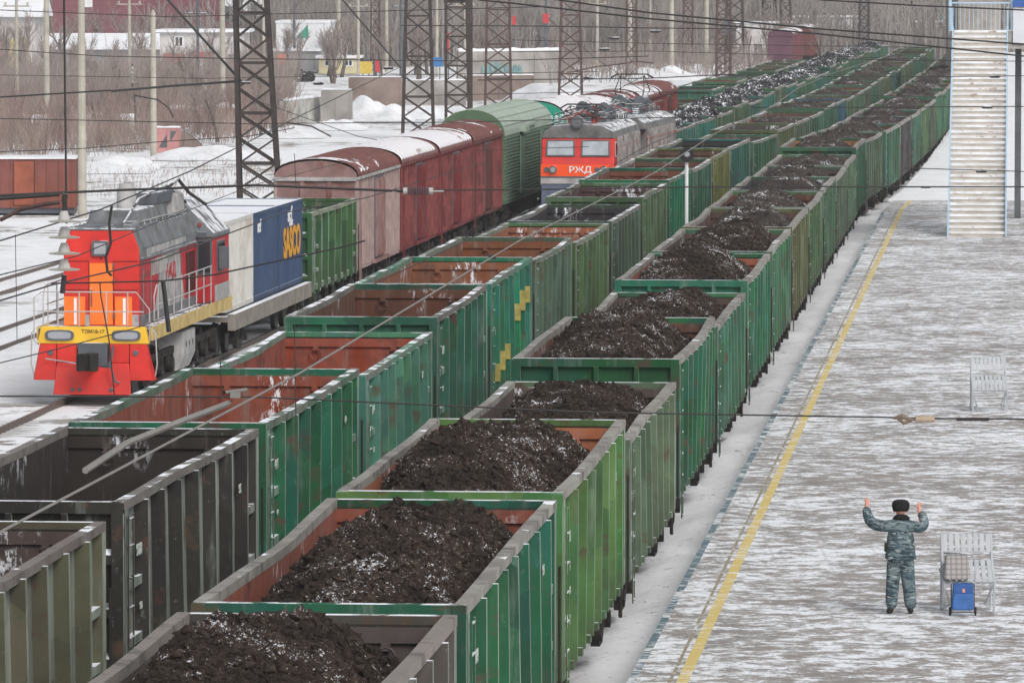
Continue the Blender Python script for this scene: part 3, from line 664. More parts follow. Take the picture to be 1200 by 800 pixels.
# cab
b = MB(); b.box(-1.48, 1.48, 11.35, 14.3, 1.82, 3.62); b.build('cab', M['red2'], D, bevel=.03)
b = MB(); b.prism([(-1.5, 3.62), (1.5, 3.62), (1.5, 3.74), (.62, 4.62), (-.62, 4.62), (-1.5, 3.74)], 'y', 11.3, 14.4); b.build('cab_roof', M['grey'], D, bevel=.03)
b = MB(); b.box(1.0, 1.44, 11.335, 11.349, 2.6, 3.60); b.box(1.02, 1.30, 11.28, 11.298, 3.62, 3.78); w_ = b.build('cab_window', M['greyd'], D, bevel=.01)
b = MB(); b.box(1.06, 1.38, 11.322, 11.334, 2.68, 3.52); b.build('pane', M['glass'], w_)
b = MB(); b.box(1.482, 1.50, 11.9, 13.4, 2.65, 3.5); w_ = b.build('cab_window', M['greyd'], D)
b = MB(); b.box(1.501, 1.51, 12.0, 13.3, 2.72, 3.42); b.build('pane', M['glass'], w_)
b = MB(); b.box(1.52, 1.80, 12.0, 12.08, 2.75, 3.35); b.tube([(1.48, 12.04, 3.3), (1.6, 12.04, 3.3)], .015, 5); b.build('mirror', M['greyd'], D)
b = MB(); b.box(1.482, 1.492, 11.5, 14.25, 1.85, 2.3); b.build('cab_skirt', M['greyl'], D)
b = MB(); b.tube([(1.1, 11.28, 3.98), (1.1, 11.25, 3.98)], .06, 10); b.build('marker_lamp', M['reddull'], D)
# handrails
b = MB()
def rail(pts, r=.018): b.tube(pts, r, 5)
for x0, x1 in ((-1.42, 1.42),):
    rail([(x0, .1, 1.4), (x0 - .1, .0, 1.5), (x0 - .1, .0, 2.6), (x0 + .1, .0, 2.75), (x1 - .3, .0, 2.75), (x1 + .02, .15, 2.3), (x1 + .02, .15, 1.5)])
    rail([(x0, .0, 2.25), (x1 - .1, .0, 2.25)])
    for x in (-.9, -.35, .35, .9): rail([(x, .0, 1.86), (x, .0, 2.75)])
for s in (-1.44, 1.44):
    rail([(s, .9, 1.8), (s, .9, 2.6), (s, 1.3, 2.86), (s, 11.2, 2.86)]); rail([(s, 1.3, 2.36), (s, 11.2, 2.36)])
    for k in range(8): rail([(s, 1.6 + k * 1.35, 1.8), (s, 1.6 + k * 1.35, 2.86)])
rail([(-1.55, .15, .6), (-1.62, .1, .9), (-1.6, .1, 1.7), (-1.52, .1, 1.8)]); rail([(1.58, .15, .6), (1.64, .1, .9), (1.6, .1, 1.7), (1.52, .1, 1.8)])
b.build('handrail', mk_flat('handrail_grey', (.45, .43, .42), .5, .1), D)
b = MB(); b.tube([(-1.2, -.12, 1.05), (-.3, -.16, .92)], .02, 5); b.build('uncoupling_rod', M['greyl'], D)
b = MB(); b.tube([(.55, -.1, 1.4), (.5, -.3, .9), (.62, -.35, .5), (.7, -.2, .45)], .028, 6); b.build('brake_hose', M['greyd'], D)
def bogie3(y):
    b = MB()
    for s in (-1, 1):
        x = s * 1.12; b.box(x - .06, x + .06, y - 2.6, y + 2.6, .82, 1.0)
        for q in (-1.85, 0, 1.85):
            b.tube([(x - .1, y + q, .55), (x + .16, y + q, .55)], .2, 12)
            for e in (-.35, .35): b.tube([(x + .02, y + q + e, .6), (x + .02, y + q + e, .95)], .085, 8)
        b.box(x - .02, x + .1, y - 2.4, y + 2.4, .28, .36)
    o = b.build('bogie', M['bogie'], D)
    for q in (-1.85, 0, 1.85):
        w = MB()
        for s in (-1, 1): w.tube([(s * .68, y + q, .52), (s * .72, y + q, .52), (s * .721, y + q, .52), (s * .83, y + q, .52)], [.55, .55, .52, .52], 24)
        w.tube([(-.7, y + q, .52), (.7, y + q, .52)], .09, 8); w.build('wheelset', M['wheel'], o)
bogie3(3.4); bogie3(11.4)
b = MB(); b.prism([(-1.3, .35), (1.2, .3), (1.38, .7), (1.38, 1.35), (-1.38, 1.35), (-1.38, .7)], 'y', 6.3, 8.5); o = b.build('fuel_tank', M['greyl'], D, bevel=.03)
b = MB()
for k in range(3): b.tube([(1.382, 6.8 + k * .6, 1.0), (1.392, 6.8 + k * .6, 1.0)], .09, 8)
b.build('tank_gauge', M['greyd'], o)
place(D, 4, 145.0)
# ---------------------------------------------------------------- flat wagon and containers
F = empty('flat_wagon'); tag(F, 'snow-dusted flat wagon carrying the white and blue containers', 'wagon')
b = MB(); b.box(-1.5, -1.3, 0, 17.2, .82, 1.28); b.box(1.3, 1.5, 0, 17.2, .82, 1.28); b.box(-1.31, 1.31, .01, 17.19, 1.05, 1.2); b.build('frame', mk_flat('flat_wagon_steel', (.24, .215, .19), .8, .25, 2, snow=.95), F)
bogie(F, 2.3); bogie(F, 14.9); coupler(F, 0, -1); coupler(F, 17.2, 1); place(F, 4, 160.2)
def container(y, mat, label, group=None):
    hw, L, z0, z1 = 1.22, 5.46, 1.30, 3.88; root = empty('shipping_container'); tag(root, label, 'container', group)
    b = MB(); n = 22
    for s in (-1, 1):
        prof = []
        for i in range(n):
            y0 = .12 + (L - .24) * i / n; d = (L - .24) / n
            prof += [(s * (hw - .005), y0), (s * (hw - .005), y0 + d * .42), (s * (hw - .04), y0 + d * .55), (s * (hw - .04), y0 + d * .88)]
        m = len(b.v)
        for x, yy in prof: b.v += [(x, yy, z0 + .12), (x, yy, z1 - .1)]
        for i in range(len(prof) - 1): b.face((m + 2 * i, m + 2 * i + 2, m + 2 * i + 3, m + 2 * i + 1))
    b.build('side_panel', mat, root)
    b = MB(); b.box(-hw + .04, hw - .04, .04, L - .04, z1 - .06, z1 - .02); b.build('roof', mat, root)
    b = MB()
    for x in (-hw + .04, hw - .04):
        for yy in (.05, L - .05): b.box(x - .05, x + .045, yy - .05, yy + .05, z0, z1)
        b.box(x - .04, x + .045, .1, L - .1, z0, z0 + .14); b.box(x - .04, x + .045, .1, L - .1, z1 - .12, z1)
    for yy in (.05, L - .05): b.box(-hw + .09, hw - .09, yy - .045, yy + .045, z0, z0 + .14); b.box(-hw + .09, hw - .09, yy - .045, yy + .045, z1 - .12, z1)
    b.build('frame', mat, root)
    b = MB(); b.box(-hw + .09, hw - .09, .03, .06, z0 + .14, z1 - .12); b.box(-hw + .09, hw - .09, L - .06, L - .03, z0 + .14, z1 - .12)
    for k in range(4): b.tube([(-.75 + k * .5, .01, z0 + .1), (-.75 + k * .5, .01, z1 - .1)], .025, 6)
    b.build('door', mat, root)
    place(root, 4, y); root.rotation_euler = F.rotation_euler; return root
container(160.6, M['cont_white'], 'white shipping container on the flat wagon behind the diesel cab')
c1 = container(160.6 + 5.6, M['cont_blue'], 'blue container next to the white one, without orange lettering')
c2 = container(160.6 + 11.2, M['cont_blue'], 'blue container with orange lettering at the end of the flat wagon')
text_mesh('lettering', 'SASCO', 1.22, M['letter_orange'], c2, (1.232, 2.9, 2.62), (R(90), 0, R(90)), 1.05, .045)
text_mesh('lettering', 'scf', .62, M['letter_white'], c2, (1.232, 2.4, 3.5), (R(90), 0, R(90)), 1.5, .02)
text_mesh('lettering', 'sasc', .34, M['letter_white'], c2, (1.232, 2.7, 3.27), (R(90), 0, R(90)), 1.5, .012)
text_mesh('lettering', 'scf', .5, M['letter_white'], c1, (1.232, 1.1, 3.44), (R(90), 0, R(90)), 1.3, .02)
# ---------------------------------------------------------------- box cars
M['roof_rib'] = mk_flat('rib_oxide', (.15, .075, .07), .8, .3, 2)
M['rib_red'] = mk_flat('rib_red_highlight', (.22, .06, .058), .75, .3, 2, dirt=(.10, .03, .03))  # lighter red: highlights on the side ribs are put into their colour
M['rib_pink'] = mk_flat('pale_post_paint', (.36, .27, .255), .8, .2, 2)
def boxcar(Y, mat, roofmat, label, group=None, L=12.5, hw=1.4, eave=4.05, top=4.62, z0=1.05, door=None, track=4):
    root = empty('box_car'); tag(root, label, 'wagon', group); door = door or mat
    b = MB(); b.box(-hw + .06, hw - .06, 0, L, z0, eave - .06); b.build('body', mat, root)
    for s in (-1, 1):
        b = MB(); b.box(min(s * (hw - .055), s * (hw - .04)), max(s * (hw - .055), s * (hw - .04)), .1, L - .1, z0, z0 + .12)
        for k in range(15):
            y = .1 + k * (L - .2) / 14
            if abs(y - L / 2) < 1.25: continue
            b.box(min(s * (hw - .06), s * (hw + .03)), max(s * (hw - .06), s * (hw + .03)), y - .06, y + .06, z0, eave - .1)
        b.build('side_post', M['rib_pink'] if mat == M['pink'] else M['rib_red'], root)
        b = MB(); b.box(min(s * (hw - .05), s * (hw + .01)), max(s * (hw - .05), s * (hw + .01)), L / 2 - 1.32, L / 2 + 1.32, z0 + .08, eave - .14); b.build('door_opening', M['greyd'], root)
        b = MB()
        for y in (.06, L - .06): b.box(min(s * (hw - .09), s * hw), max(s * (hw - .09), s * hw), y - .075, y + .075, z0 - .1, eave - .02)
        b.box(min(s * (hw - .09), s * (hw - .02)), max(s * (hw - .09), s * (hw - .02)), .0, L, z0 - .1, z0 - .02)
        b.build('corner_post', M['rib_pink'] if mat == M['pink'] else mat, root)
    for y0, y1 in ((-.06, -.002), (L + .002, L + .06)):
        b = MB()
        for x in (-.46, .46): b.box(x - .07, x + .07, y0, y1, z0, eave - .1)
        b.box(-.5, .5, y0 + .02, y1 - .02, z0, z0 + .1)
        b.build('end_post', mat, root)
    b = MB()
    for y0, y1 in ((-.1, -.003), (L + .003, L + .1)): b.box(-hw, hw, y0, y1, eave - .1, eave + .02)
    for s in (-1, 1): b.box(min(s * (hw - .05), s * (hw + .06)), max(s * (hw - .05), s * (hw + .06)), 0, L, eave - .06, eave + .03)
    b.build('eave', M['greyl'] if mat == M['pink'] else mat, root)
    N = 14; arc = [(hw * -math.cos(math.pi * i / N), eave + (top - eave) * math.sin(math.pi * i / N) ** .85) for i in range(N + 1)]
    b = MB(); b.prism(arc, 'y', -.04, .02); b.prism(arc, 'y', L - .02, L + .04); b.build('gable', mat, root)
    b = MB(); nr = 15
    for k in range(nr * 4 + 1):
        y = L * k / (nr * 4); d = .07 if k % 4 in (0, 1) else 0
        for x, z in arc: b.v.append((x * (1.015 if d else 1), y, z + d))
    m = N + 1
    for k in range(nr * 4):
        b.cur = 1 if k % 4 == 0 else 0
        for i in range(N): b.face((k * m + i, k * m + i + 1, (k + 1) * m + i + 1, (k + 1) * m + i))
    b.build('roof', [roofmat, M['roof_rib']], root)
    for s in (-1, 1):
        b = MB(); b.box(min(s * hw, s * (hw + .07)), max(s * hw, s * (hw + .07)), L / 2 - 1.15, L / 2 + 1.15, z0 + .12, eave - .2)
        for k in range(9): b.box(min(s * (hw + .07), s * (hw + .1)), max(s * (hw + .07), s * (hw + .1)), L / 2 - 1.1 + k * .27, L / 2 - 1.02 + k * .27, z0 + .2, eave - .3)
        b.box(min(s * hw, s * (hw + .14)), max(s * hw, s * (hw + .14)), L / 2 - 2.2, L / 2 + 2.4, z0 - .05, z0 + .06)
        b.build('sliding_door', door, root)
    b = MB(); b.box(-.3, .3, 0, L, .75, z0); b.box(-1.3, 1.3, .1, L - .1, .9, z0 - .003)
    for y in (3., 5., 7.5, 9.): b.box(-1.35, 1.35, y, y + .12, .7, .9)
    b.build('underframe', M['bogie'], root)
    b = MB(); x = hw + .05
    for k in range(7): b.tube([(x, .25, 1.1 + k * .42), (x, .6, 1.1 + k * .42)], .015, 5)
    b.bar((x, .25, .6), (x, .25, 3.95), .03); b.bar((x, .6, .6), (x, .6, 3.95), .03); b.build('ladder', mat, root)
    bogie(root, 2.1); bogie(root, L - 2.1); coupler(root, 0, -1); coupler(root, L, 1)
    return place(root, track, Y)
boxcar(190.2, M['pink'], M['roof_red'], 'faded pink box car with rusty half-bare arched roof, nearest of the box cars')
boxcar(203.3, M['oxide'], M['roof_white'], 'dark red box car with snowy ribbed roof directly behind the pink one')
boxcar(216.4, M['oxide'], M['roof_white'], 'dark red box car, second behind the pink one')
boxcar(229.4, M['oxide2'], M['roof_red'], 'brown-red box car just in front of the big pale green wagon')
# reefer
Rf = empty('refrigerator_wagon'); tag(Rf, 'long pale green wagon with rounded ribbed roof beyond the red box cars', 'wagon')
L = 21.; hw = 1.42; N = 18
arc = [(-hw * math.cos(math.pi * i / N), 3.95 + 1.12 * math.sin(math.pi * i / N) ** .9) for i in range(N + 1)]
b = MB(); b.prism([(-hw, 1.05), (hw, 1.05)] + arc[::-1], 'y', -.05, .05); b.box(-.3, .3, -.15, -.05, 4.3, 4.75); b.build('end_wall', M['reefer_end'], Rf)
b = MB(); b.box(-hw + .01, hw - .01, .05, L, 1.05, 3.95)
for k in range(19): z = 1.2 + k * .145; b.box(hw - .01, hw + .03, .1, L, z, z + .05)
for y in (6., 15.): b.box(hw + .03, hw + .1, y, y + 1.6, 1.3, 3.8)
b.build('side_wall', M['reefer'], Rf)
b = MB()
arc2 = [(x * 1.01, z + .01) for x, z in arc]; b.prism(arc2, 'y', .052, L)
for i in range(2, N - 1, 2): x, z = arc[i]; b.bar((x * 1.02, .06, z + .015), (x * 1.02, L, z + .015), .04, .04)
b.build('roof', M['reefer_roof'], Rf)
b = MB(); b.box(.9, 1.7, 6.2, 7.6, 3.98, 4.2); b.bar((1.2, 7.6, 4.05), (1.6, 12.5, 4.3), .12); b.build('roof_hatch', M['reefer_roof'], Rf)
b = MB(); b.box(-1.3, 1.3, 0, L, .75, 1.05); b.box(-1.3, 1.35, 7, 13, .4, .75); b.build('underframe', M['bogie'], Rf)
bogie(Rf, 2.4); bogie(Rf, L - 2.4); coupler(Rf, 0, -1); place(Rf, 4, 242.6)
boxcar(265.5, M['teal'], M['roof_white'], 'teal box car with white arched roof behind the pale green wagon', L=12.5, top=4.9, eave=4.0)
for i in range(4): boxcar(279.5 + i * 13.6, M['oxide2'], M['roof_red'] if i % 2 else M['roof_white'], '%s far brown box car with snowy roof behind the teal one' % ['first', 'second', 'third', 'fourth'][i], 'far brown box cars')
for i in range(14):
    e = rr.choice([(.05, .2, .12), (.03, .12, .07), (.08, .18, .1), (.06, .09, .07)])
    gondola(4, 335. + i * 13.7, e, rr.choice(BR), rr.choice((.85, .95, 1.0)), rimg, .05, rr.randrange(5), 'small far gondola, %s beyond the brown box cars at left' % ordn(i).replace('nearest', 'first'), 'far gondolas beyond the brown box cars')
M['purple'] = mk_flat('dull_purple_paint', (.115, .05, .075), .8, .2, 1)
for i, Y in enumerate((640., 655., 690., 704., 718., 732.)): boxcar(Y, M['purple'] if i < 2 else M['oxide2'], M['roof_white'], ('dull purple box car far off by the masts, %s of the pair' % ['nearer', 'farther'][i]) if i < 2 else 'far red box car on the outer track, %s of four' % ['first', 'second', 'third', 'last'][i - 2], 'far box cars on the outer track', track=5)
# ---------------------------------------------------------------- electric locomotive
M['rib_dirty'] = mk_flat('dirty_rib_grey', (.27, .255, .25), .8, .35, 2.5, dirt=(.12, .09, .085))
def eloco(Y, front, label):
    E = empty('electric_locomotive'); tag(E, label, 'locomotive'); hw = 1.57; L = 13.4; y1 = .9 if front else .0
    rib = mk_flat('ribbed_side_grey', (.19, .17, .165), .8, .35, 2, dirt=(.15, .07, .06))
    b = MB(); b.box(-hw + .03, hw - .03, y1 + .5, L, 1.35, 3.75); b.build('body', rib, E)
    b = MB()
    for s in (-1, 1):
        b = MB(); b.box(min(s * (hw - .05), s * (hw - .02)), max(s * (hw - .05), s * (hw - .02)), y1 + .85, y1 + 12, 1.5, 1.6)
        for k in range(14): y = y1 + .9 + k * .85; b.tube([(s * (hw - .03), y, 1.5), (s * (hw - .01), y, 3.7), (s * (hw - .35), y, 4.15)], .085, 6)
        b.build('side_rib', M['rib_dirty'], E)
    b = MB()
    for k in range(10): b.box(hw - .03, hw + .012, y1 + 1.5 + k * 1.1, y1 + 1.62 + k * 1.1, 1.4, 3.2)
    b.box(hw - .03, hw + .02, y1 + .5, L, 3.28, 3.38); b.build('side_stripe', M['reddull'], E)
    b = MB(); b.prism([(-hw, 3.75), (hw, 3.75), (hw - .1, 4.05), (hw - .5, 4.28), (0, 4.36), (-hw + .5, 4.28), (-hw + .1, 4.05)], 'y', .25 if front else 0, L); b.build('roof', mk_flat('dirty_roof_grey', (.17, .165, .165), .8, .35, 2, dirt=(.09, .085, .085), snow=.12), E, bevel=.03)
    if front:
        b = MB()       # red cab: lower bulge, set-back upper part with windows
        sec = [(.0, 1.85), (-.04, 2.62), (.10, 2.95), (.30, 3.76), (1.45, 3.76), (1.45, 1.85)]
        b.prism(sec, 'x', -hw, hw); b.build('cab', M['red'], E, bevel=.06)
        for x in (-.75, .75):
            q = MB(); q.hexa([(x - .62, .055, 2.98), (x + .62, .055, 2.98), (x + .62, .11, 2.98), (x - .62, .11, 2.98), (x - .6, .235, 3.68), (x + .6, .235, 3.68), (x + .6, .3, 3.68), (x - .6, .3, 3.68)]); w_ = q.build('windscreen', M['greyd'], E)
            q = MB(); q.hexa([(x - .55, .045, 3.04), (x + .55, .045, 3.04), (x + .55, .058, 3.04), (x - .55, .058, 3.04), (x - .54, .20, 3.62), (x + .54, .20, 3.62), (x + .54, .23, 3.62), (x - .54, .23, 3.62)]); q.build('pane', M['glass_pale'], w_)
        q = MB(); q.box(hw + .002, hw + .02, .4, 1.0, 2.95, 3.6); w_ = q.build('side_window', M['cont_white'], E); q = MB(); q.box(hw + .021, hw + .03, .47, .93, 3.02, 3.53); q.build('pane', M['glass'], w_)
        q = MB(); q.hexa([(-hw - .005, -.05, 2.14), (hw + .005, -.05, 2.14), (hw + .005, .0, 2.14), (-hw - .005, .0, 2.14), (-hw - .005, -.062, 2.64), (hw + .005, -.062, 2.64), (hw + .005, .0, 2.64), (-hw - .005, .0, 2.64)]); q.build('front_band', mk_flat('band_vermilion', (.95, .10, .02), .5, .08), E)
        q = MB(); q.box(-hw - .004, hw + .004, -.056, -.03, 2.08, 2.135); q.build('band_line', M['greyd'], E)
        text_mesh('lettering', 'РЖД', .36, M['letter_white'], E, (.12, -.075, 2.41), (R(90), 0, 0), 1.15, .006)
        for x in (-1.05, 1.12):
            q = MB(); q.tube([(x, -.16, 2.42), (x, -.03, 2.42)], .17, 14); q.tube([(x - .28, -.1, 2.42), (x - .28, -.03, 2.42)], .11, 12); l_ = q.build('buffer_lamp', M['greyd'], E)
            q = MB(); q.tube([(x, -.17, 2.42), (x, -.161, 2.42)], .11, 12); q.build('lens', M['lamp'], l_)
        q = MB(); q.box(-hw - .01, hw + .01, -.03, .5, 1.82, 2.08); q.build('grey_band', M['greyl'], E)
        q = MB(); q.box(-hw + .02, hw - .02, .0, .5, .9, 1.82); q.prism([(-1.4, .9), (1.4, .9), (1.1, .25), (-1.1, .25)], 'y', -.1, .1); q.build('pilot', mk_flat('slate_blue_paint', (.11, .13, .19), .7, .15), E)
        q = MB(); q.tube([(-.05, .1, 4.45), (-.05, .35, 4.45)], .27, 18); l_ = q.build('headlight', M['greyd'], E); q = MB(); q.tube([(-.05, .08, 4.45), (-.05, .099, 4.45)], .2, 18); q.build('lens', M['grey'], l_)
        coupler(E, 0, -1)
    # roof gear
    rnd = random.Random(7 if front else 9)
    q = MB()
    for k in range(5): y = 4.6 + k * 1.4; q.box(-.75, .7, y, y + .9, 4.3, 4.75 + rnd.uniform(-.1, .25))
    q.tube([(-.2, 4.5, 4.95), (-.2, 5.6, 4.95)], .3, 12); q.tube([(.5, 7, 4.9), (.5, 9, 4.9)], .25, 12); q.build('roof_equipment', mk_flat('roof_gear_blue_grey', (.10, .115, .13), .7, .4, 3, snow=.25), E)
    for k in range(24):
        q = MB(); x = rnd.uniform(-1.2, 1.25); y = .9 + k * .52
        for j in range(5): q.tube([(x, y, 4.32 + j * .08), (x, y, 4.36 + j * .08)], [.11, .05], 10)
        q.build('insulator', M['greyd'] if k % 2 else M['greyl'], E)
    q = MB()
    for j in range(9): q.tube([(1.0 + j * .1, 3.4, 4.62), (1.04 + j * .1, 3.4, 4.62)], [.13, .06], 10)
    q.build('insulator', M['greyd'], E)
    q = MB(); q.bar((-1.1, 1, 4.75), (-.9, 12, 4.85), .05); q.bar((.9, 1.2, 4.7), (1.0, 12.5, 4.8), .04); q.bar((-1.2, 1.2, 4.5), (-1.5, 4, 4.6), .05); q.bar((-1.35, .6, 4.3), (.2, 2.5, 4.9), .05); q.build('bus_bar', M['steel_dark'], E)
    for k in range(9):
        q = MB(); y = 1.2 + k * 1.35; q.tube([(rnd.uniform(-1.2, -.4), y, 4.5), (rnd.uniform(-.3, .3), y + .5, 4.75 + rnd.uniform(0, .3)), (rnd.uniform(.4, 1.3), y + 1.0, 4.5)], .035, 5); q.build('roof_cable', M['steel_dark'] if k % 3 else M['reddull'], E)
    def panto(y, zt, col):
        q = MB(); q.box(-.7, .7, y - .8, y + .8, 4.62, 4.70)
        for sx in (-.55, .55):
            zm = 4.7 + (zt - 4.7) * .45
            q.tube([(sx * .7, y - .5, 4.7), (sx * 1.25, y - 1.25, zm), (sx * 1.0, y - .15, zt - .08)], .028, 5)
            q.tube([(sx * .7, y + .5, 4.7), (sx * 1.25, y + 1.25, zm), (sx * 1.0, y + .15, zt - .08)], .028, 5)
        q.tube([(-.68, y - 1.25, 4.7 + (zt - 4.7) * .45), (.55, y - .15, zt - .08)], .018, 5); q.tube([(.68, y - 1.25, 4.7 + (zt - 4.7) * .45), (-.55, y - .15, zt - .08)], .018, 5)
        o = q.build('pantograph', M['lattice'], E)
        q = MB()
        for e in (-.2, .2): q.tube([(-1.0, y + e, zt - .18), (-.7, y + e, zt), (.7, y + e, zt), (1.0, y + e, zt - .18)], .03, 5)
        q.build('contact_strip', M['lattice'], o)
        q = MB()
        for sx in (-.5, .5):
            for e in (-.6, .6): q.tube([(sx, y + e, 4.34), (sx, y + e, 4.62)], .09, 8)
        q.build('pantograph_base', M['reddull'], E)
    panto(2.6 if front else 8.5, 5.15 if front else 6.1, 0)
    bogie(E, 3.); bogie(E, L - 3.); place(E, 3, Y); return E
eloco(242.8, True, 'red-fronted electric locomotive with two large pale cab windows, leading half')
eloco(256.6, False, 'rear half of the electric locomotive, with raised pantograph and no cab facing us')
# ---------------------------------------------------------------- person signalling on the platform
def mk_camo():
    t = NT('blue_grey_camouflage'); v = t.coord(scale=(.55, .55, 1.7), rnd=False); a = t.noise(v, 6.5, 3, .6, 1.2); b_ = t.noise(v, 9, 3, .6, 1.5)
    c = t.mix(t.ramp(a, .47, .50), (.065, .105, .125), (.15, .195, .21)); c = t.mix(t.ramp(b_, .53, .56), c, (.035, .055, .065)); c = t.mix(t.ramp(t.noise(v, 13, 2, .5, 1), .60, .63), c, (.30, .34, .35))
    t.bump(t.noise(v, 9, 4), .9, .06); t.b.inputs['Roughness'].default_value = .9; return t.col(c)
M['camo'] = mk_camo(); M['skin'] = mk_flat('skin', (.62, .30, .23), .6, .08); M['fur'] = mk_flat('black_fur', (.012, .011, .011), .95, .5, 30); M['boot'] = mk_flat('black_leather', (.02, .018, .017), .5, .2)
def skin(name, verts, edges, mat, parent, sub=2, root=0):
    me = bpy.data.meshes.new(name); me.from_pydata([v[:3] for v in verts], edges, []); o = bpy.data.objects.new(name, me); COL.objects.link(o)
    md = o.modifiers.new('skin', 'SKIN'); md.use_smooth_shade = True; md.branch_smoothing = .6
    for i, v in enumerate(verts):
        r = v[3]; me.skin_vertices[0].data[i].radius = (r, r if len(v) < 5 else v[4]); me.skin_vertices[0].data[i].use_root = (i == root)
    sb = o.modifiers.new('sub', 'SUBSURF'); sb.levels = sub; sb.render_levels = sub
    dg = bpy.context.evaluated_depsgraph_get(); m2 = bpy.data.meshes.new_from_object(o.evaluated_get(dg)); bpy.data.objects.remove(o)
    m2.materials.clear(); m2.materials.append(mat); m2.polygons.foreach_set('use_smooth', [True] * len(m2.polygons))
    o = bpy.data.objects.new(name, m2); COL.objects.link(o); o.parent = parent; return o
PN = empty('person', (6.09, 88.75, PZ)); tag(PN, 'person in blue-grey camouflage and black fur hat, back turned, both arms raised', 'person')
# body (skin): head, neck, torso core, arms and legs as one surface
bv = [(0, 0, .95, .06), (0, .0, 1.12, .125), (0, .01, 1.32, .135), (0, .01, 1.44, .09), (0, .02, 1.52, .06), (0, .03, 1.585, .075), (0, .035, 1.66, .095), (0, .035, 1.72, .075),
      (-.19, 0, 1.40, .06), (-.44, .0, 1.44, .045), (-.53, .05, 1.69, .035), (.17, 0, 1.39, .06), (.33, 0, 1.40, .045), (.295, .05, 1.62, .035),
      (-.09, 0, .84, .045), (-.11, .01, .48, .045), (-.12, 0, .10, .035), (-.13, .12, .05, .04), (.09, 0, .84, .045), (.11, .01, .48, .045), (.13, 0, .10, .035), (.14, .12, .05, .04)]
be = [(0, 1), (1, 2), (2, 3), (3, 4), (4, 5), (5, 6), (6, 7), (3, 8), (8, 9), (9, 10), (3, 11), (11, 12), (12, 13), (0, 14), (14, 15), (15, 16), (16, 17), (0, 18), (18, 19), (19, 20), (20, 21)]
skin('body', bv, be, M['skin'], PN)
q = MB()
for s in (-1, 1): q.tube([(s * .092, .03, 1.60), (s * .105, .03, 1.63), (s * .098, .03, 1.67)], [.016, .022, .014], 8)
q.tube([(0, .115, 1.62), (0, .15, 1.60)], [.016, .02], 6); q.build('ear', M['skin'], PN, smooth=True)
jv = [(0, .0, .93, .24, .17), (0, -.005, 1.08, .24, .165), (0, 0, 1.28, .24, .16), (0, .0, 1.42, .15, .11), (0, .015, 1.50, .075),
      (-.22, 0, 1.37, .125), (-.35, .0, 1.385, .108), (-.48, .005, 1.44, .10), (-.53, .03, 1.57, .082), (-.54, .05, 1.695, .066),
      (.21, 0, 1.36, .125), (.29, .0, 1.355, .108), (.375, .0, 1.39, .098), (.365, .03, 1.49, .084), (.303, .05, 1.625, .066), (0, 0, .76, .235, .18)]
skin('jacket', jv, [(15, 0), (0, 1), (1, 2), (2, 3), (3, 4), (3, 5), (5, 6), (6, 7), (7, 8), (8, 9), (3, 10), (10, 11), (11, 12), (12, 13), (13, 14)], M['camo'], PN, root=1)
tv = [(0, 0, 1.0, .19, .145), (-.10, 0, .78, .13), (-.12, .014, .50, .112), (-.14, .0, .22, .105), (-.145, .0, .06, .098), (.10, 0, .78, .13), (.125, .0, .48, .112), (.155, .014, .22, .105), (.165, .0, .06, .098)]
skin('trousers', tv, [(0, 1), (1, 2), (2, 3), (3, 4), (0, 5), (5, 6), (6, 7), (7, 8)], M['camo'], PN)
for s in (-1, 1): skin('boot', [(s * .15, -.08, .045, .055), (s * .155, .02, .05, .06), (s * .18, .15, .035, .05), (s * .15, -.02, .14, .06)], [(0, 1), (1, 2), (1, 3)], M['boot'], PN, root=1)
q = MB(); q.tube([(0, .0, 1.605), (0, .005, 1.63), (0, .02, 1.70), (0, .03, 1.75), (0, .03, 1.785), (0, .03, 1.80)], [.10, .13, .145, .14, .11, .05], 20); o = q.build('fur_hat', M['fur'], PN, smooth=True); sb = o.modifiers.new('sub', 'SUBSURF'); sb.levels = sb.render_levels = 1
skin('fur_collar', [(-.11, -.02, 1.50, .05), (-.05, -.065, 1.53, .055), (.05, -.065, 1.53, .055), (.11, -.02, 1.50, .05), (.08, .06, 1.46, .035), (-.08, .06, 1.46, .035)], [(0, 1), (1, 2), (2, 3), (3, 4), (5, 0)], M['fur'], PN)
for nm, wr, s in (('l', Vector((-.535, .05, 1.70)), -1), ('r', Vector((.297, .05, 1.63)), 1)):
    v = [(*(wr + Vector((0, -.005, -.09))), .038), (*(wr + Vector((s * -.005, 0, .05))), .040, .026)]; e = [(0, 1)]
    for k in range(4):
        bx = wr + Vector(((-.027 + k * .018), 0, .078)); ln = (.030, .036, .034, .026)[k]; n = len(v)
        v += [(*bx, .0085), (*(bx + Vector((0, .012, ln))), .008), (*(bx + Vector((0, .034, ln * 1.25))), .007)]; e += [(1, n), (n, n + 1), (n + 1, n + 2)]
    n = len(v); t0 = wr + Vector((-s * .025, .0, .03)); v += [(*t0, .012), (*(t0 + Vector((-s * .028, .01, .025))), .010), (*(t0 + Vector((-s * .036, .016, .052))), .008)]; e += [(0, n), (n, n + 1), (n + 1, n + 2)]
    skin('hand', v, e, M['skin'], PN)
q = MB(); q.box(-.255, -.20, -.06, .06, .98, 1.12); q.build('holster', M['boot'], PN, bevel=.01)
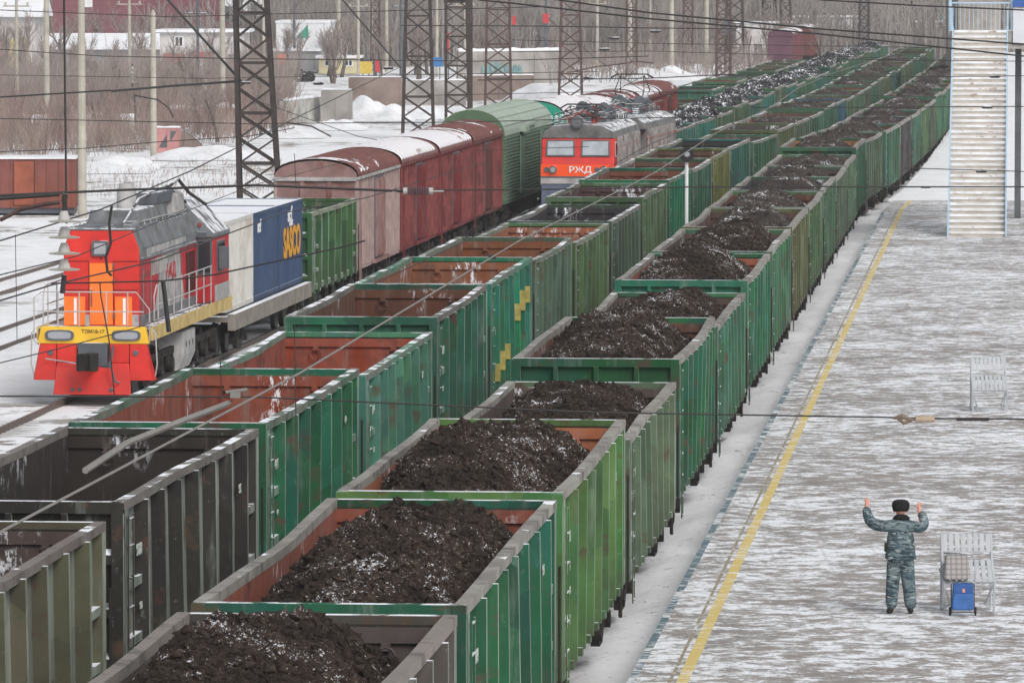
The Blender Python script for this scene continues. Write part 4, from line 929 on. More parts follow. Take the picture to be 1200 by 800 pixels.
# ---------------------------------------------------------------- benches and bags
def bench(x0, x1, Y, label, group):
    B = empty('bench', ((x0 + x1) / 2, Y, PZ)); tag(B, label, 'bench', group); w = (x1 - x0) / 2; n = 7
    for k in range(n + 1):
        x = -w + .05 + k * (2 * w - .1) / n
        b = MB(); b.hexa([(x - .035, .30, .92), (x + .035, .30, .92), (x + .035, .325, .93), (x - .035, .325, .93), (x - .035, .44, 1.20), (x + .035, .44, 1.20), (x + .035, .465, 1.19), (x - .035, .465, 1.19)]); b.build('backrest_slat', M['slat'], B)
        b = MB(); b.hexa([(x - .035, -.22, .50), (x + .035, -.22, .50), (x + .035, -.20, .47), (x - .035, -.20, .47), (x - .035, .24, .80), (x + .035, .24, .80), (x + .035, .26, .775), (x - .035, .26, .775)]); b.build('seat_slat', M['slat'], B)
    b = MB()
    for z, y in ((.93, .33), (1.17, .46), (.49, -.18), (.78, .27), (.72, .34)): b.bar((-w, y, z), (w, y, z), .035)
    for s in (-w, w): b.bar((s, -.18, .49), (s, .27, .78), .03); b.bar((s, .27, .78), (s, .33, .93), .03); b.bar((s, .33, .93), (s, .46, 1.17), .03)
    b.build('frame', M['slat'], B)
    for s in (-1, 1):
        b = MB(); b.tube([(s * w, -.20, 0), (s * w, -.20, .5), (s * w, .27, .8), (s * w, .33, .95), (s * w, .47, 1.19)], .022, 6); b.tube([(s * w, -.12, .45), (s * w * .7, .1, .12), (s * w, .38, .0)], .014, 5); b.build('leg', M['slat'], B)
        b = MB(); b.tube([(s * w, .42, 0), (s * w, .34, .95)], .022, 6); b.build('leg', M['slat'], B)
    return B
bench(6.78, 7.56, 89.0, 'white slatted bench holding a plaid bag, just right of the person', 'white slatted benches on the platform')
b2 = bench(10.56, 11.34, 130.2, 'empty white slatted bench farther up the platform', 'white slatted benches on the platform')
def mk_plaid():
    t = NT('plaid_cloth'); tc = t.n('ShaderNodeTexCoord'); s = t.n('ShaderNodeSeparateXYZ'); t.l(tc.outputs['Object'], s.inputs[0])
    def st(a, f, lo, hi): return t.ramp(t.math('FRACT', t.math('MULTIPLY', s.outputs[a], f)), lo, hi)
    a = t.math('LESS_THAN', st('X', 11, 0, 1), .35); b_ = t.math('LESS_THAN', st('Z', 11, 0, 1), .35)
    c = t.mix(t.math('MULTIPLY', a, .55), (.36, .34, .33), (.17, .155, .155)); c = t.mix(t.math('MULTIPLY', b_, .55), c, (.15, .14, .145)); return t.col(c)
Bg = empty('plaid_bag', (6.95, 88.95, PZ + .53), 0, (.92, .9, .88)); tag(Bg, 'pale plaid shopping bag lying on the bench seat', 'bag')
b = MB(); b.hexa([(-.20, -.28, .0), (.26, -.28, .0), (.26, .1, .14), (-.20, .1, .14), (-.17, -.16, .42), (.23, -.16, .42), (.20, .1, .46), (-.14, .1, .46)]); b.build('bag_body', mk_plaid(), Bg, bevel=.05)
b = MB(); b.tube([(-.19, -.2, .30), (-.27, -.2, .2), (-.24, -.24, .05)], .012, 5); b.tube([(-.19, -.12, .47), (-.0, -.12, .485), (.26, -.12, .45), (.30, -.12, .42)], .014, 5); b.build('handle', M['greyd'], Bg)
Tr = empty('bag_trolley', (7.04, 88.55, PZ)); tag(Tr, 'two-wheeled trolley with a blue bag standing in front of the bench', 'trolley')
b = MB()
for x in (-.17, .19): b.tube([(x, -.05, .03), (x, .0, .5), (x, .04, .56)], .011, 6)
b.tube([(-.17, -.05, .06), (.19, -.05, .06)], .011, 6); b.tube([(-.17, .0, .50), (.19, .0, .50)], .011, 6); b.build('trolley_frame', M['greyd'], Tr)
for x in (-.19, .21): b = MB(); b.tube([(x - .012, -.02, .07), (x + .012, -.02, .07)], .07, 14); b.build('wheel', M['boot'], Tr)
b = MB(); b.hexa([(-.17, -.2, .10), (.17, -.2, .10), (.17, -.06, .10), (-.17, -.06, .10), (-.155, -.17, .50), (.165, -.17, .50), (.165, -.05, .50), (-.155, -.05, .50)]); o = b.build('bag', mk_flat('blue_nylon', (.045, .13, .36), .6, .2, 6), Tr, bevel=.03)
b = MB(); b.hexa([(-.15, -.185, .36), (.16, -.185, .36), (.16, -.17, .36), (-.15, -.17, .36), (-.15, -.18, .50), (.165, -.18, .50), (.165, -.05, .52), (-.15, -.05, .52)]); b.build('flap', mk_flat('dark_blue_nylon', (.03, .09, .27), .6, .2, 6), o, bevel=.01)
b = MB(); b.box(-.01, .03, -.2, -.187, .38, .44); b.build('tag', M['skin'], o)
# ---------------------------------------------------------------- footbridge stair
M['lblue'] = mk_flat('pale_blue_paint', (.42, .57, .70), .6, .12, 2)
def mk_tread():
    t = NT('snowy_tread'); v = t.coord(rnd=False, scale=(.9, 1, 2.)); n = t.noise(v, 1.2, 6, .65); c = t.mix(t.ramp(n, .42, .6), (.66, .65, .63), (.83, .84, .86)); c = t.mix(t.ramp(t.noise(v, 2.8, 5), .58, .68), c, (.42, .34, .27)); return t.col(c)
SRZ = -math.atan(.0875)
ST = empty('footbridge_stair', (17.75, 217, PZ), SRZ); tag(ST, 'snowy stair with pale blue edges leading up to the footbridge', 'stair')
NSTEP = 38; run = 15.2; rise = 7.72; hw = 1.07; tm = mk_tread(); rm_ = mk_flat('tan_riser_boards', (.55, .50, .45), .85, .2, 2)
for k in range(NSTEP): y = k * run / NSTEP; z = (k + 1) * rise / NSTEP; b = MB(); b.box(-hw, hw, y - .04, y + run / NSTEP - .04, z - .09, z); b.build('tread', tm, ST)
for k in range(NSTEP): y = k * run / NSTEP; z = (k + 1) * rise / NSTEP; b = MB(); b.box(-hw, hw, y + .0, y + .03, z - rise / NSTEP + .002, z - .092); b.build('riser', rm_, ST)
for s in (-1, 1):
    b = MB(); x = s * (hw + .035); b.prism([(-.1, -.05), (.35, -.0), (run + .1, rise - .25), (run + .1, rise + .16), (-.1, .32)], 'x', x - .03, x + .03); b.build('stringer', M['lblue'], ST)
    b = MB(); b.bar((x, .0, 1.0), (x, run, rise + .95), .035); b.bar((x, .0, .6), (x, run, rise + .5), .02)
    for k in range(13): y = .05 + k * run / 12.2; b.bar((x, y, y / run * rise + .15), (x, y, y / run * rise + .98), .025)
    b.build('handrail', M['lblue'], ST)
FB = empty('footbridge', (19.1, 232.3, PZ), SRZ); tag(FB, 'concrete footbridge deck with white panels at the head of the stair', 'bridge')
b = MB(); b.box(-1.3, 30, 0, 3.2, rise - .75, rise - .02); b.build('deck', M['concrete'], FB)
b = MB(); b.box(1.32, 30, -.08, -.02, rise - .55, rise + .9); b.build('side_panel', mk_flat('white_panel', (.62, .63, .66), .6, .12, 1), FB)
b = MB(); b.box(1.32, 30, -.12, -.03, rise + .95, rise + 1.25); b.build('parapet_rail', mk_flat('royal_blue_paint', (.05, .12, .38), .6, .1), FB)
b = MB()
for x in (1.28, -1.25):
    b.bar((x, 3.1, rise), (x, 3.1, rise + 2.6), .09); b.bar((x, .05, rise), (x, .05, rise + 2.6), .09)
for k in range(14): b.bar((-1.2 + k * .18, 3.12, rise), (-1.2 + k * .18, 3.12, rise + 1.1), .02)
b.bar((-1.25, 3.12, rise + 1.1), (1.25, 3.12, rise + 1.1), .06); b.build('landing_railing', M['lblue'], FB)
for x, y in ((1.55, 1.6), (9, 1.6), (18, 1.6)): b = MB(); b.box(x - .13, x + .13, y - .15, y + .15, -.6, rise - .76); b.build('pier', M['greyd'], FB)
def X_(px, Y): return (px - 600) * Y / FPX
# ---------------------------------------------------------------- lattice masts
def mast(x, Y, w0, w1, H, label, mat='lattice', lean=0., z0=-.45, np_=None, group='lattice catenary masts'):
    m = empty('lattice_mast', (x, Y, z0)); tag(m, label, 'mast', group)
    n = np_ or int(H / (w0 * .62)); 
    def c(i, sx, sy): t = i / n; w = (w0 + (w1 - w0) * t) / 2; return Vector((lean * t + sx * w, sy * w, H * t))
    for sx in (-1, 1):
        for sy in (-1, 1):
            b = MB(); b.bar(c(0, sx, sy), c(n, sx, sy), .20); b.build('leg', M[mat], m)
    b = MB()
    for i in range(n):
        for (a, d) in (((-1, -1), (1, -1)), ((-1, 1), (1, 1)), ((-1, -1), (-1, 1)), ((1, -1), (1, 1))):
            b.bar(c(i, *a), c(i + 1, *d), .085, .085); b.bar(c(i, *d), c(i + 1, *a), .085, .085)
            if i % 2 == 0: b.bar(c(i, *a), c(i, *d), .11, .11)
    b.build('bracing', M[mat], m)
    b = MB(); b.box(-w0 * .7, w0 * .7, -w0 * .7, w0 * .7, -.3, .12); b.build('footing', M['concrete'], m)
    return m
m1 = mast(-11.6, 262, 1.85, 1.2, 15, 'dark lattice mast behind the containers, leftmost and nearest', lean=-.6)
mast(-6.35, 385, 2.1, 1.3, 15, 'dark lattice mast second from the left, beyond the snow field')
m3 = mast(-4.0, 418, 1.7, 1.4, 15, 'dark lattice mast with a double right column and boxed head', lean=-.15)
b = MB(); b.box(-1.0, 1.0, -.5, .5, 8.9, 9.7); b.build('head_box', M['lattice'], m3); b = MB(); b.box(.72, 1.12, -.9, -.5, 0, 15); b.build('leg', M['lattice'], m3)
mast(-1.1, 452, 2.1, 1.5, 15, 'rusty lattice mast fourth from the left', 'lattice_red')
mast(5.0, 487, 2.0, 1.2, 15, 'slim rusty lattice mast behind the electric locomotive', 'lattice_red')
mast(25.0, 640, 2.1, 1.4, 15, 'lattice mast among the far coal wagons, with a black box on its side')
b = MB(); b.box(-.35, .3, -.3, .3, -.9, .9); o = b.build('cabinet', M['greyd'], None, P(851, 32, 634)); tag(o, 'black box fixed high on a far lattice mast', 'box')
mast(32.5, 720, 1.9, 1.3, 15, 'far lattice mast right of the one with the black box'); mast(20.8, 560, 1.4, 1.2, 15, 'far red lattice mast left of the one with the black box', 'lattice_red')
mast(52.6, 760, 1.6, 1.2, 15, 'grey lattice mast left of the stair head'); mast(38.5, 820, 1.8, 1.3, 15, 'far pale lattice mast in the middle of the pole group', 'lattice_red')
for px, yb, w, H, nm in ((96.5, 253, .36, 9.9, 'weathered concrete pole beside the red metal box, its top in view'), (55, 150, .40, 14, 'thick concrete pole at far left among the bushes'), (180, 182, .36, 8.7, 'concrete pole between the brush and snow, its top in view'),
                         (261, 138, .42, 14, 'concrete pole left of the nearest lattice mast'), (397, 86, .42, 14, 'concrete pole in front of the white warehouse'), (309, 90, .3, 14, 'concrete pole in front of the tall apartment block'), (435, 84, .4, 14, 'concrete pole beside the yellow sign'), (453, 84, .4, 14, 'concrete pole left of the second lattice mast'),
                         (604, 64, .3, 14, 'slender pole carrying a small red sign'), (738, 88, .5, 14, 'concrete pole right of the slim rusty mast'), (787, 90, .5, 14, 'concrete pole behind the far box car roofs'), (828, 80, .5, 14, 'concrete pole left of the far mast with a black box'), (810, 70, .4, 14, 'grey pole behind the far gondolas'), (884, 66, .5, 14, 'concrete pole between two far lattice masts'), (903, 62, .5, 14, 'pale pole beside the purple box car'), (1035, 40, .4, 14, 'thin pale pole left of the stair, left of two'), (1050, 40, .4, 14, 'thin pale pole left of the stair, right of two'), (943, 52, .5, 14, 'pale pole over the far wagons'), (924, 56, .3, 14, 'narrow dark pole over the far wagons')):
    g = G(px, yb, -.45); b = MB(); r = w / 2; b.tube([(0, 0, -.3), (0, 0, H)], [r * 1.15, r * .85], 10)
    if H < 12: b.tube([(-r * .2, -.1, H), (r * .2, -.1, H + .12)], r * .5, 6)
    b.tube([(0, 0, H * .35), (0, 0, H * .35 + .08)], r * 1.2, 10); b.tube([(0, 0, H * .6), (0, 0, H * .6 + .06)], r * 1.15, 10)
    tag(b.build('concrete_pole', M['pole'] if 'dark' not in nm else M['greyd'], None, g), nm, 'pole', 'poles across the yard')
for i, px in enumerate((966, 977, 987, 998, 1022, 955)):
    g = G(px, 70 - i * 3, -.45); b = MB(); b.tube([(0, 0, 0), (0, 0, 14)], .07, 6); tag(b.build('thin_pole', M['greyd'], None, g), 'thin dark pole in the row of six left of the stair, far away', 'pole', 'thin dark poles left of the stair')
for i, (px, Y, w, mt) in enumerate(((1012, 700, 1.2, 'lattice'), (1090, 780, 1.3, 'lattice'), (740, 600, 1.1, 'lattice_red'), (920, 700, 1.3, 'lattice'), (806, 690, 1.2, 'lattice_red'), (1000, 860, 1.3, 'lattice_red'), (968, 900, 1.2, 'lattice'), (440, 640, 1.0, 'lattice_red'))):
    mast(X_(px, Y), Y, w, w * .8, 15, 'slim far mast ' + ('a little left of the stair, nearer one', 'touching the left edge of the stair head', 'behind the far box car roofs', 'right of the black-box mast, third in that group', 'between two concrete poles right of the electric locomotive', 'among the thin dark poles, rusty', 'among the thin dark poles, dark', 'rusty and thin behind the cream kiosk')[i], mt, np_=12)
for i, (px, yb, w) in enumerate(((470, 92, .35), (512, 90, .35), (545, 88, .35), (640, 84, .35), (700, 82, .4), (762, 76, .3), (860, 66, .35), (985, 56, .35), (1012, 52, .3), (345, 84, .3), (420, 92, .35), (152, 120, .3), (232, 118, .3), (20, 128, .3))):
    g = G(px, yb, -.45); b = MB(); b.tube([(0, 0, 0), (0, 0, 13)], [w * .5, w * .36], 8); b.tube([(-1.1, 0, 8.4 if i % 2 else 7.6), (1.1, 0, 8.4 if i % 2 else 7.6)], .06, 5)
    for q_ in (-.9, .9): b.tube([(q_, 0, (8.4 if i % 2 else 7.6)), (q_, 0, (8.4 if i % 2 else 7.6) + .3)], .09, 6)
    tag(b.build('utility_pole', M['pole'] if i % 3 else M['greyd'], None, g), 'pale or dark utility pole with a short crossarm standing in the background', 'pole', 'utility poles with crossarms in the background')
# loudspeaker pole between the two trains
SP = empty('loudspeaker_pole', ((.0307) * 187, 187, -.3)); tag(SP, 'white pole with a round dark loudspeaker between the two trains', 'pole')
b = MB(); b.tube([(0, 0, 0), (0, 0, 4.75)], .06, 10); b.build('pole', M['white'], SP)
b = MB(); b.tube([(0, -.16, 4.93), (0, -.12, 4.93), (0, .14, 4.93), (0, .2, 4.93)], [.25, .25, .17, .08], 20); o = b.build('horn', M['boot'], SP)
b = MB(); b.tube([(0, -.2, 4.93), (0, -.162, 4.93)], [.07, .1], 12); b.build('horn_centre', M['lamp'], o)
# ---------------------------------------------------------------- overhead wires
WN = [0]
def wire(pts, Ys, r, label, mat='wire', sag=0., cat='wire', group=None):
    n = len(pts); Y = Ys if isinstance(Ys, (list, tuple)) else [Ys] * n
    p = [P(a, b_, y) for (a, b_), y in zip(pts, Y)]; full = []
    for a, c in zip(p, p[1:]):
        for k in range(8): t = k / 8; q = a.lerp(c, t); q.z -= sag * 4 * t * (1 - t); full.append(q)
    full.append(p[-1]); b = MB(); b.tube(full, r, 5)
    return tag(b.build('overhead_wire', M[mat]), label, cat, group)
b = MB(); pts = []
Y = 30.
while Y < 420: pts.append((tx(1, Y) + .12 * (-1) ** int(Y / 30), Y, 6.35)); Y += 30
b.tube(pts, .012, 5); tag(b.build('overhead_wire', M['wire_pale']), 'pale contact wire running over the coal-laden train', 'wire')
wire([(100, 551), (150, 518), (215, 492), (268, 472)], [52, 54, 56, 58], .034, 'thick pale steady-arm tube above the dark empty gondola', 'wire_pale', cat='arm')
b = MB(); b.box(-.05, .05, -.1, .1, -.03, .03); b.tube([(-.1, 0, .02), (.12, 0, .05)], .02, 6); tag(b.build('wire_clamp', M['wire_pale'], None, P(276, 462, 58)), 'metal clamp joining the pale wires above the green gondola', 'clamp')
b = MB(); b.box(-.06, .06, -.1, .1, -.035, .035); tag(b.build('wire_clamp', M['wire'], None, P(577, 301, 90)), 'small dark clamp on the contact wire above the turquoise gondola', 'clamp')
for i, (pts, Y, r, lb) in enumerate([
    ([(-10, 464), (300, 465), (700, 483), (1052, 489)], 60, .009, 'thin cross wire spanning the whole yard in the foreground'),
    ([(0, 229), (135, 223), (300, 217), (470, 224), (476, 224)], 95, .022, 'dark cross wire passing over the diesel locomotive roof'),
    ([(505, 223), (640, 222), (820, 219), (1200, 219)], 95, .012, 'thin cross wire running right from the ribbed insulator to the stair'),
    ([(0, 282), (119, 245), (224, 200), (345, 139), (470, 78)], [90, 100, 115, 150, 200], .014, 'slanting wire climbing over the diesel locomotive to the masts'),
    ([(60, 332), (115, 331), (192, 329), (250, 322), (399, 290), (428, 282)], 80, .012, 'wire crossing in front of the diesel locomotive nose'),
    ([(0, 114), (130, 106)], 120, .018, 'dark wire at far left in front of the brush'),
    ([(0, 139), (290, 145), (560, 143), (660, 140), (840, 137)], 150, .012, 'thin wire across the brush and the lattice masts'),
    ([(0, 178), (98, 174), (190, 166), (290, 160), (345, 150)], 150, .012, 'thin wire above the red metal box'),
    ([(0, 58), (120, 66), (290, 69), (560, 72), (760, 66)], 200, .016, 'thin wire across the buildings at upper left'),
    ([(560, 0), (600, 4), (760, 22), (960, 40), (1200, 66)], 140, .022, 'lower of two thick cables sloping across the top right'),
    ([(640, -2), (760, 15), (960, 34), (1200, 52)], 140, .022, 'upper of two thick cables sloping across the top right'),
    ([(960, 0), (1080, 7), (1200, 12)], 140, .02, 'cable at the very top passing in front of the stair head'),
    ([(980, 69), (1080, 71), (1200, 72)], 200, .014, 'thin wire crossing high in front of the stair'),
    ([(960, 90), (1120, 90), (1200, 89)], 200, .014, 'thin wire crossing the stair a third of the way down'),
    ([(880, 126), (1030, 126), (1150, 125), (1200, 125)], 190, .016, 'thin wire crossing the middle of the stair'),
    ([(1060, 197), (1200, 201)], 160, .014, 'wire crossing the lower stair'),
    ([(0, 352), (60, 334), (185, 305), (330, 250), (428, 232), (570, 190)], [60, 62, 70, 90, 110, 150], .010, 'fine wire climbing from lower left past the containers'),
    ([(440, 332), (640, 237), (760, 170), (900, 110)], [120, 150, 210, 330], .014, 'fine wire over the box cars toward the far masts'),
    ([(560, 94), (655, 93), (760, 92), (860, 87)], 300, .03, 'wire behind the lattice masts above the snow field'),
    ([(470, 30), (655, 31), (760, 33), (860, 34)], 300, .03, 'wire high between the lattice masts'),
    ([(600, 47), (760, 51), (960, 54), (1110, 56)], 330, .02, 'fine wire over the far wagons below the thick cables'),
    ([(600, 61), (760, 60), (960, 66), (1110, 70)], 330, .02, 'fine wire over the far wagons, lower'),
    ([(500, 112), (690, 108), (860, 108), (1110, 114)], 280, .016, 'fine wire crossing the far coal wagons'),
    ([(0, 12), (200, 20), (420, 14), (640, 8)], 240, .018, 'fine wire across the maroon hall and the apartment block'),
    ([(0, 88), (240, 92), (480, 88), (700, 84)], 240, .014, 'fine wire across the brush tops'),
    ([(0, 322), (90, 300), (180, 262), (300, 216), (420, 186)], [80, 90, 110, 150, 190], .010, 'fine slanting wire above the yard tracks at left'),
    ([(0, 425), (70, 408), (160, 384), (250, 352)], [62, 66, 72, 80], .007, 'fine wire in front of the diesel locomotive pilot'),
    ([(300, 118), (420, 160), (520, 178), (690, 172)], 230, .014, 'sagging wire over the snow field and box car roofs'),
    ([(640, 20), (700, 70), (740, 96)], 300, .014, 'slanting stay wire above the electric locomotive'),
    ([(1046, 489), (1100, 490), (1210, 491)], 60, .009, 'end of the cross wire running out of the right edge')]):
    wire(pts, Y, r, lb, sag=.0)
for k, (px, y0, y1, Y) in enumerate(((75, -5, 262, 40), (18, 275, 400, 90), (345, 180, 222, 95), (258, 420, 470, 60), (345, 380, 500, 60), (1093, 40, 60, 200))[:5]):
    wire([(px, y0), (px + (2 if k else 3), y1)], Y, .006 if k else .008, ['vertical hanger wire above the disc insulators', 'thin hanger wire at left over the snowy tracks', 'short hanger wire over the container roof', 'short hanger in the foreground, left of two', 'short hanger in the foreground, right of two'][k])
wire([(131, 241), (128, 262), (130, 285), (124, 300), (126, 318), (131, 323)], 85, .022, 'twisted dark cable hanging before the locomotive nose', cat='cable')
wire([(117, 331), (118, 345), (128, 400), (134, 462)], 80, .010, 'thin hanging wire over the locomotive front panels', cat='wire')
wire([(191, 329), (193, 345), (198, 389)], 80, .035, 'black rod hanging beside the locomotive hood', cat='rod')
wire([(398, -4), (470, 80)], 384, .06, 'diagonal strut running down to the second lattice mast', cat='strut'); wire([(193, -4), (284, 97)], 262, .06, 'diagonal strut running down to the nearest lattice mast', cat='strut')
wire([(130, 107), (200, 101), (284, 95)], 262, .055, 'horizontal bracket arm on the nearest lattice mast', cat='bracket'); wire([(158, 112), (185, 117), (198, 127), (203, 138)], 262, .035, 'curved steady arm hanging from the bracket', cat='arm')
wire([(337, 144), (365, 148), (388, 160)], 262, .035, 'short bent steady arm right of the nearest mast', 'lattice', cat='arm')
wire([(672, 84), (700, 78), (722, 76), (745, 72), (766, 74)], 420, .05, 'bent steady arm above the electric locomotive', 'lattice_red', cat='arm')
wire([(0, 258), (25, 245), (50, 240), (70, 237)], 90, .035, 'brown bent steady arm at the left edge', 'lattice_red', cat='arm')
wire([(-5, 233), (70, 228)], 90, .03, 'dark horizontal tube at the left edge above the arm', cat='arm')
# insulators
def disc_string(p, n, r, dz, label, mat='pole'):
    I = empty('insulator_string', p); tag(I, label, 'insulator')
    for k in range(n):
        b = MB(); z = -k * dz; b.tube([(0, 0, z), (0, 0, z - dz * .25), (0, 0, z - dz * .55)], [r * .2, r * .3, r * .38], 14); b.build('cap', M['greyl'], I)
        b = MB(); z -= dz * .55; b.tube([(0, 0, z), (0, 0, z - dz * .09), (0, 0, z - dz * .16)], [r * .4, r, r * .9], 24); b.build('disc', M['porcelain'], I)
    b = MB(); b.tube([(0, 0, .0), (0, 0, .06)], r * .12, 6); b.tube([(0, 0, .06), (.01, 0, .12)], r * .2, 6); b.tube([(0, 0, -n * dz), (-.015, 0, -n * dz - .13)], r * .16, 8); b.build('fitting', M['steel_dark'], I)
disc_string(P(75, 247, 40), 4, .115, .113, 'string of four grey disc insulators hanging at left before the locomotive')
disc_string(P(155, 78, 262), 4, .17, .2, 'small insulator string hanging over the bracket arm at upper left')
def rod_insul(p, L, r, n, label, mat='greyd', cap='greyl'):
    I = empty('ribbed_insulator', p); tag(I, label, 'insulator'); b = MB()
    for k in range(n): x = -L / 2 + L * (k + .5) / n; b.tube([(x - L / n * .3, 0, 0), (x, 0, 0), (x + L / n * .3, 0, 0)], [r * .55, r, r * .55], 14)
    b.build('rib', M[mat], I); b = MB()
    for s in (-1, 1): b.tube([(s * L / 2, 0, 0), (s * (L / 2 + .07), 0, 0)], r * .7, 12); b.tube([(s * (L / 2 + .07), 0, 0), (s * (L / 2 + .25), 0, 0)], .018, 6)
    b.build('cap', M[cap], I)
rod_insul(P(490, 224, 95), .36, .085, 9, 'black ribbed insulator with white caps in front of the red box car')
b = MB(); b.tube([(0, 0, 0), (.1, 0, .02), (.2, 0, -.01), (.34, 0, .0)], [.012, .03, .016, .012], 8); b.tube([(.06, 0, .0), (.12, 0, -.05), (.2, 0, -.02)], .022, 6); tag(b.build('wire_fitting', mk_flat('rusty_fitting', (.16, .12, .09), .7, .3, 8), None, P(1046, 490, 60)), 'rusty clamp on the cross wire above the platform', 'clamp')
b = MB(); b.tube([(-.1, 0, 0), (.1, 0, 0)], .035, 12); tag(b.build('wire_fitting', mk_flat('brown_porcelain', (.36, .28, .20), .4, .2), None, P(1084, 491, 60)), 'brown porcelain insulator on the cross wire above the platform', 'insulator')
b = MB(); b.tube([(-.17, 0, 0), (.17, 0, 0)], .018, 8); tag(b.build('wire_fitting', M['lattice'], None, P(1140, 491, 60)), 'black sleeve on the cross wire right of the porcelain insulator', 'sleeve')
for i, (px, py, Y) in enumerate(((288, 97, 200), (373, 98, 200), (455, 80, 200), (690, 92, 280), (708, 58, 300), (720, 45, 320), (768, 37, 300), (1085, 219, 95), (1157, 126, 190), (1150, 201, 160), (1166, 90, 200))):
    b = MB(); L = .0010 * Y; b.tube([(-L, 0, 0), (-L * .7, 0, 0), (L * .7, 0, 0), (L, 0, 0)], [.01, .00024 * Y, .00024 * Y, .01], 8); tag(b.build('line_insulator', M['steel_dark'], None, P(px, py, Y)), 'small dark insulator on an overhead wire at ' + ('left of the nearest mast', 'right of the nearest mast', 'left of the second mast', 'the rusty slim mast', 'right of the slim rusty mast', 'upper right of the rusty mast', 'the far poles, high up', 'left of the lower stair', 'mid stair', 'lower stair', 'upper stair')[i], 'insulator')
# ---------------------------------------------------------------- background buildings and walls
def house(x0, x1, Y, dep, z1, wall, label, roof=None, cat='building', name='building', rz=0., z0=-.45, eaveh=.25, over=.5, pitch=0., win=(), bands=()):
    B = empty(name, ((x0 + x1) / 2, Y, z0)); tag(B, label, cat); w = (x1 - x0) / 2; h = z1 - z0
    b = MB(); b.box(-w, w, 0, dep, 0, h); b.build('wall', wall, B)
    if roof:
        b = MB()
        if pitch: b.prism([(-over, h + .01), (dep + over, h + .01), (dep + over, h + .2), (dep / 2, h + pitch), (-over, h + .2)], 'x', -w - over, w + over)
        else: b.box(-w - over, w + over, -over, dep + over, h + .01, h + eaveh)
        b.build('roof', roof, B)
    for (a, c, za, zb, m) in win:
        q = MB(); q.box(a, c, -.08, -.003, za, zb); f = q.build('window' if m in ('glass', 'glass_pale') else 'panel', M['white'] if m in ('glass', 'glass_pale') else M[m], B)
        if m in ('glass', 'glass_pale'): q = MB(); q.box(a + .15, (a + c) / 2 - .06, -.1, -.082, za + .15, zb - .15); q.box((a + c) / 2 + .06, c - .15, -.1, -.082, za + .15, zb - .15); q.build('pane', M[m], f)
    return B
M['wall_white'] = mk_flat('whitewash', (.56, .54, .53), .9, .12, .4, dirt=(.40, .36, .34)); M['maroon'] = mk_flat('maroon_sheet', (.20, .075, .09), .8, .15, .5); M['ochre'] = mk_flat('ochre_plaster', (.46, .36, .25), .9, .1, .5, dirt=(.38, .28, .22))
M['cream'] = mk_flat('cream_sheet', (.60, .54, .34), .8, .15, .8); M['greywall'] = mk_flat('grey_sheet_wall', (.26, .26, .265), .85, .15, .5); M['roofsnow'] = mk_flat('roof_snow', (.80, .81, .84), .8, .05, .5); M['teal_sign'] = mk_flat('teal_sign', (.05, .28, .27), .7, .1); M['redsign'] = mk_flat('red_sign', (.55, .05, .06), .7, .1); M['yellow_sign'] = mk_flat('yellow_sign', (.62, .45, .08), .7, .1); M['blue_sign'] = mk_flat('blue_sign', (.05, .18, .42), .7, .1); M['greensign'] = mk_flat('green_sign', (.02, .30, .20), .7, .1); M['muralpink'] = mk_flat('mural_pink', (.50, .25, .24), .8, .4, .5); M['muralyel'] = mk_flat('mural_yellow', (.52, .46, .22), .8, .4, .5); M['black'] = mk_flat('black_paint', (.03, .03, .035), .8, .1)
M['wall_graf'] = mk_flat('stained_concrete_wall', (.33, .31, .29), .9, .35, .35, dirt=(.20, .18, .165), snow=.9)
M['wall_brown'] = mk_flat('brown_block_wall', (.24, .185, .16), .9, .25, .6, dirt=(.17, .13, .115), snow=.9)
M['wall_streak'] = mk_flat('whitewashed_wall', (.47, .46, .43), .9, .3, .9, dirt=(.22, .21, .19), snow=.9)
k6 = 600 / FPX
def X(px, Y): return (px - 600) * Y / FPX
def Z(py, Y): return CAMH - (py + 30) * Y / FPX
house(X(-60, 600), X(42, 600), 600, 14, Z(20, 600), M['wall_white'], 'white walled building with snowy pitched roof and colourful mural, far left', M['roofsnow'], pitch=2.6, over=.7, win=((-1.5, 1.2, 1.1, 4.0, 'muralpink'), (1.3, 3.9, 1.4, 4.2, 'muralyel'), (-4.5, -1.7, 1.4, 3.2, 'greensign')))
mb_ = house(X(62, 690), X(282, 690), 690, 20, 13, M['maroon'], 'long maroon sheet-clad hall behind the bushes, with a black and white mural', None, win=((-8, -6.5, 7, 10, 'white'),))
q = MB(); q.box(9.0, 14.8, -.1, -.003, 5.2, 8.6); mp = q.build('mural', M['greyd'], mb_)
q = MB()
for (x, z, a, c) in ((10, 7.6, .8, .5), (12.2, 7.2, .5, .9), (10.7, 6.2, .9, .35), (13.6, 7.7, .9, .4), (13.3, 6.2, 1.1, .3)): q.prism([(x + a * math.cos(t), z + c * math.sin(t)) for t in [j * math.pi / 8 for j in range(16)]], 'y', -.14, -.102)
q.build('mural_shape', M['white'], mp); q = MB()
for x in (10.2, 12.9): q.tube([(x, -.17, 5.9), (x, -.141, 5.9)], .65, 16)
q.build('mural_shape', M['black'], mp)
house(X(60, 640), X(188, 640), 640, 10, Z(58, 640), M['greywall'], 'low grey shed under a deep snow roof among bare trees', M['roofsnow'], pitch=1.8, over=.8)
